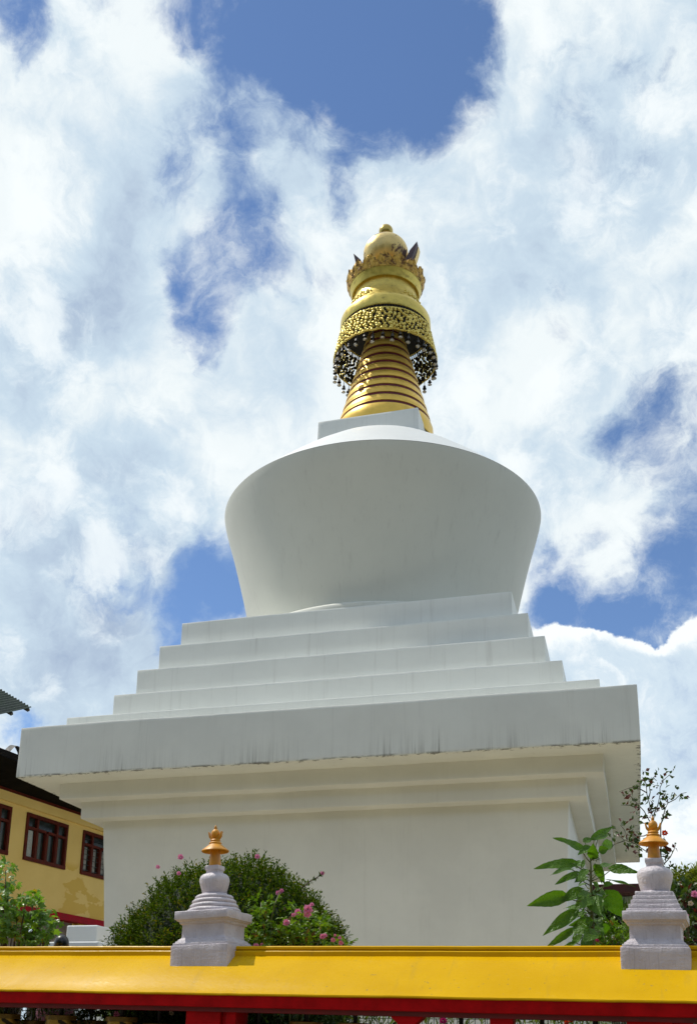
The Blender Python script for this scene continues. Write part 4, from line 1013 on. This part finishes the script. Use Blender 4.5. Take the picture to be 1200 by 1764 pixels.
# ------------------------------------------------------------------ the woman behind the wall
random.seed(81)
SKIN = plain('skin', (.30,.165,.10), .5, .08, 8.); HAIR = plain('black_hair', (.008,.007,.008), .32, .3, 30., .5, spec=.6); CLOTH = plain('maroon_dress', (.12,.02,.04), .8, .2, 12.); DARKC = plain('dark_cloth', (.03,.03,.04), .8, .2, 12.)
hd = at(106, 1624, 13.2)
wo_h = hd.z+.06-GY                                        # her height
per = thing('person', 'woman with black ponytail, only her head showing above the yellow roof', 'person', (hd.x, hd.y, GY))
def skin_mesh(name, verts, edges, radii, m, parent, sub=2, root=0):
    me = bpy.data.meshes.new(name); me.from_pydata(verts, edges, []); o = bpy.data.objects.new(name, me); C.objects.link(o)
    o.modifiers.new('s', 'SKIN'); 
    for i, r_ in enumerate(radii):
        sv = me.skin_vertices[0].data[i]; sv.radius = r_ if isinstance(r_, tuple) else (r_, r_); sv.use_root = i == root
    mo = o.modifiers.new('u', 'SUBSURF'); mo.levels = sub; mo.render_levels = sub
    dg = bpy.context.evaluated_depsgraph_get(); nm = bpy.data.meshes.new_from_object(o.evaluated_get(dg)); o.modifiers.clear(); o.data = nm
    nm.materials.clear(); nm.materials.append(m); nm.shade_smooth(); o.parent = parent; o.name = name; return o
k = wo_h/1.62
V = [(0,0,.88),(0,0,1.02),(0,.01,1.18),(0,.01,1.32),(0,0,1.40),(0,.01,1.46),(0,.025,1.53),(0,.025,1.57),
     (-.16,.01,1.33),(-.21,.02,1.10),(-.20,-.08,.88),(.16,.01,1.33),(.21,.02,1.10),(.20,-.08,.88),
     (-.09,0,.80),(-.10,-.01,.46),(-.10,.02,.08),(-.10,-.12,.03),(.09,0,.80),(.10,-.01,.46),(.10,.02,.08),(.10,-.12,.03)]
E_ = [(0,1),(1,2),(2,3),(3,4),(4,5),(5,6),(6,7),(3,8),(8,9),(9,10),(3,11),(11,12),(12,13),(0,14),(14,15),(15,16),(16,17),(0,18),(18,19),(19,20),(20,21)]
Rr = [(.15,.11),(.13,.10),(.15,.11),(.12,.09),.055,.06,(.066,.08),(.055,.065),.05,.04,.03,.05,.04,.03,.085,.06,.04,.03,.085,.06,.04,.03]
skin_mesh('body', [tuple(c*k for c in v) for v in V], E_, [tuple(c*k for c in r_) if isinstance(r_, tuple) else r_*k for r_ in Rr], SKIN, per)
MB().lathe([(x*k,z*k) for x,z in ((.30,.30),(.27,.55),(.20,.88),(.165,1.04),(.185,1.2),(.18,1.32),(.10,1.40),(.075,1.42))], 28, (0,.0,0), cap=False).build('dress', CLOTH, per, 180)
hb = MB().lathe([(max(.098*k*math.sin(math.pi*q/16), .001), (1.545-.112*math.cos(math.pi*q/16))*k) for q in range(17)], 28, (0,-.008,0), cap=False)
hb.v = [(x, y*1.12+.010, z) if y < .045 or z > 1.575*k else (x, .045*1.12, z) for x, y, z in hb.v]
ho = hb.build('hair', HAIR, per, 180)
pt = MB().ball((.02*k,-.045*k,1.485*k), .042*k, 14, 10).tube([(.03*k,-.07*k,1.49*k),(.05*k,-.12*k,1.46*k),(.06*k,-.13*k,1.36*k),(.06*k,-.12*k,1.25*k)], [.030*k,.038*k,.030*k,.006*k], 12)
pt.build('ponytail', HAIR, ho, 180)
for s in (-1,1): MB().ball((s*.085*k,-.0,1.515*k), .020*k, 10, 8, 1.4).build('ear', SKIN, per, 180)
MB().ball((0,.098*k,1.51*k), .016*k, 8, 6).build('nose', SKIN, per, 180)
per.rotation_euler.z = .25
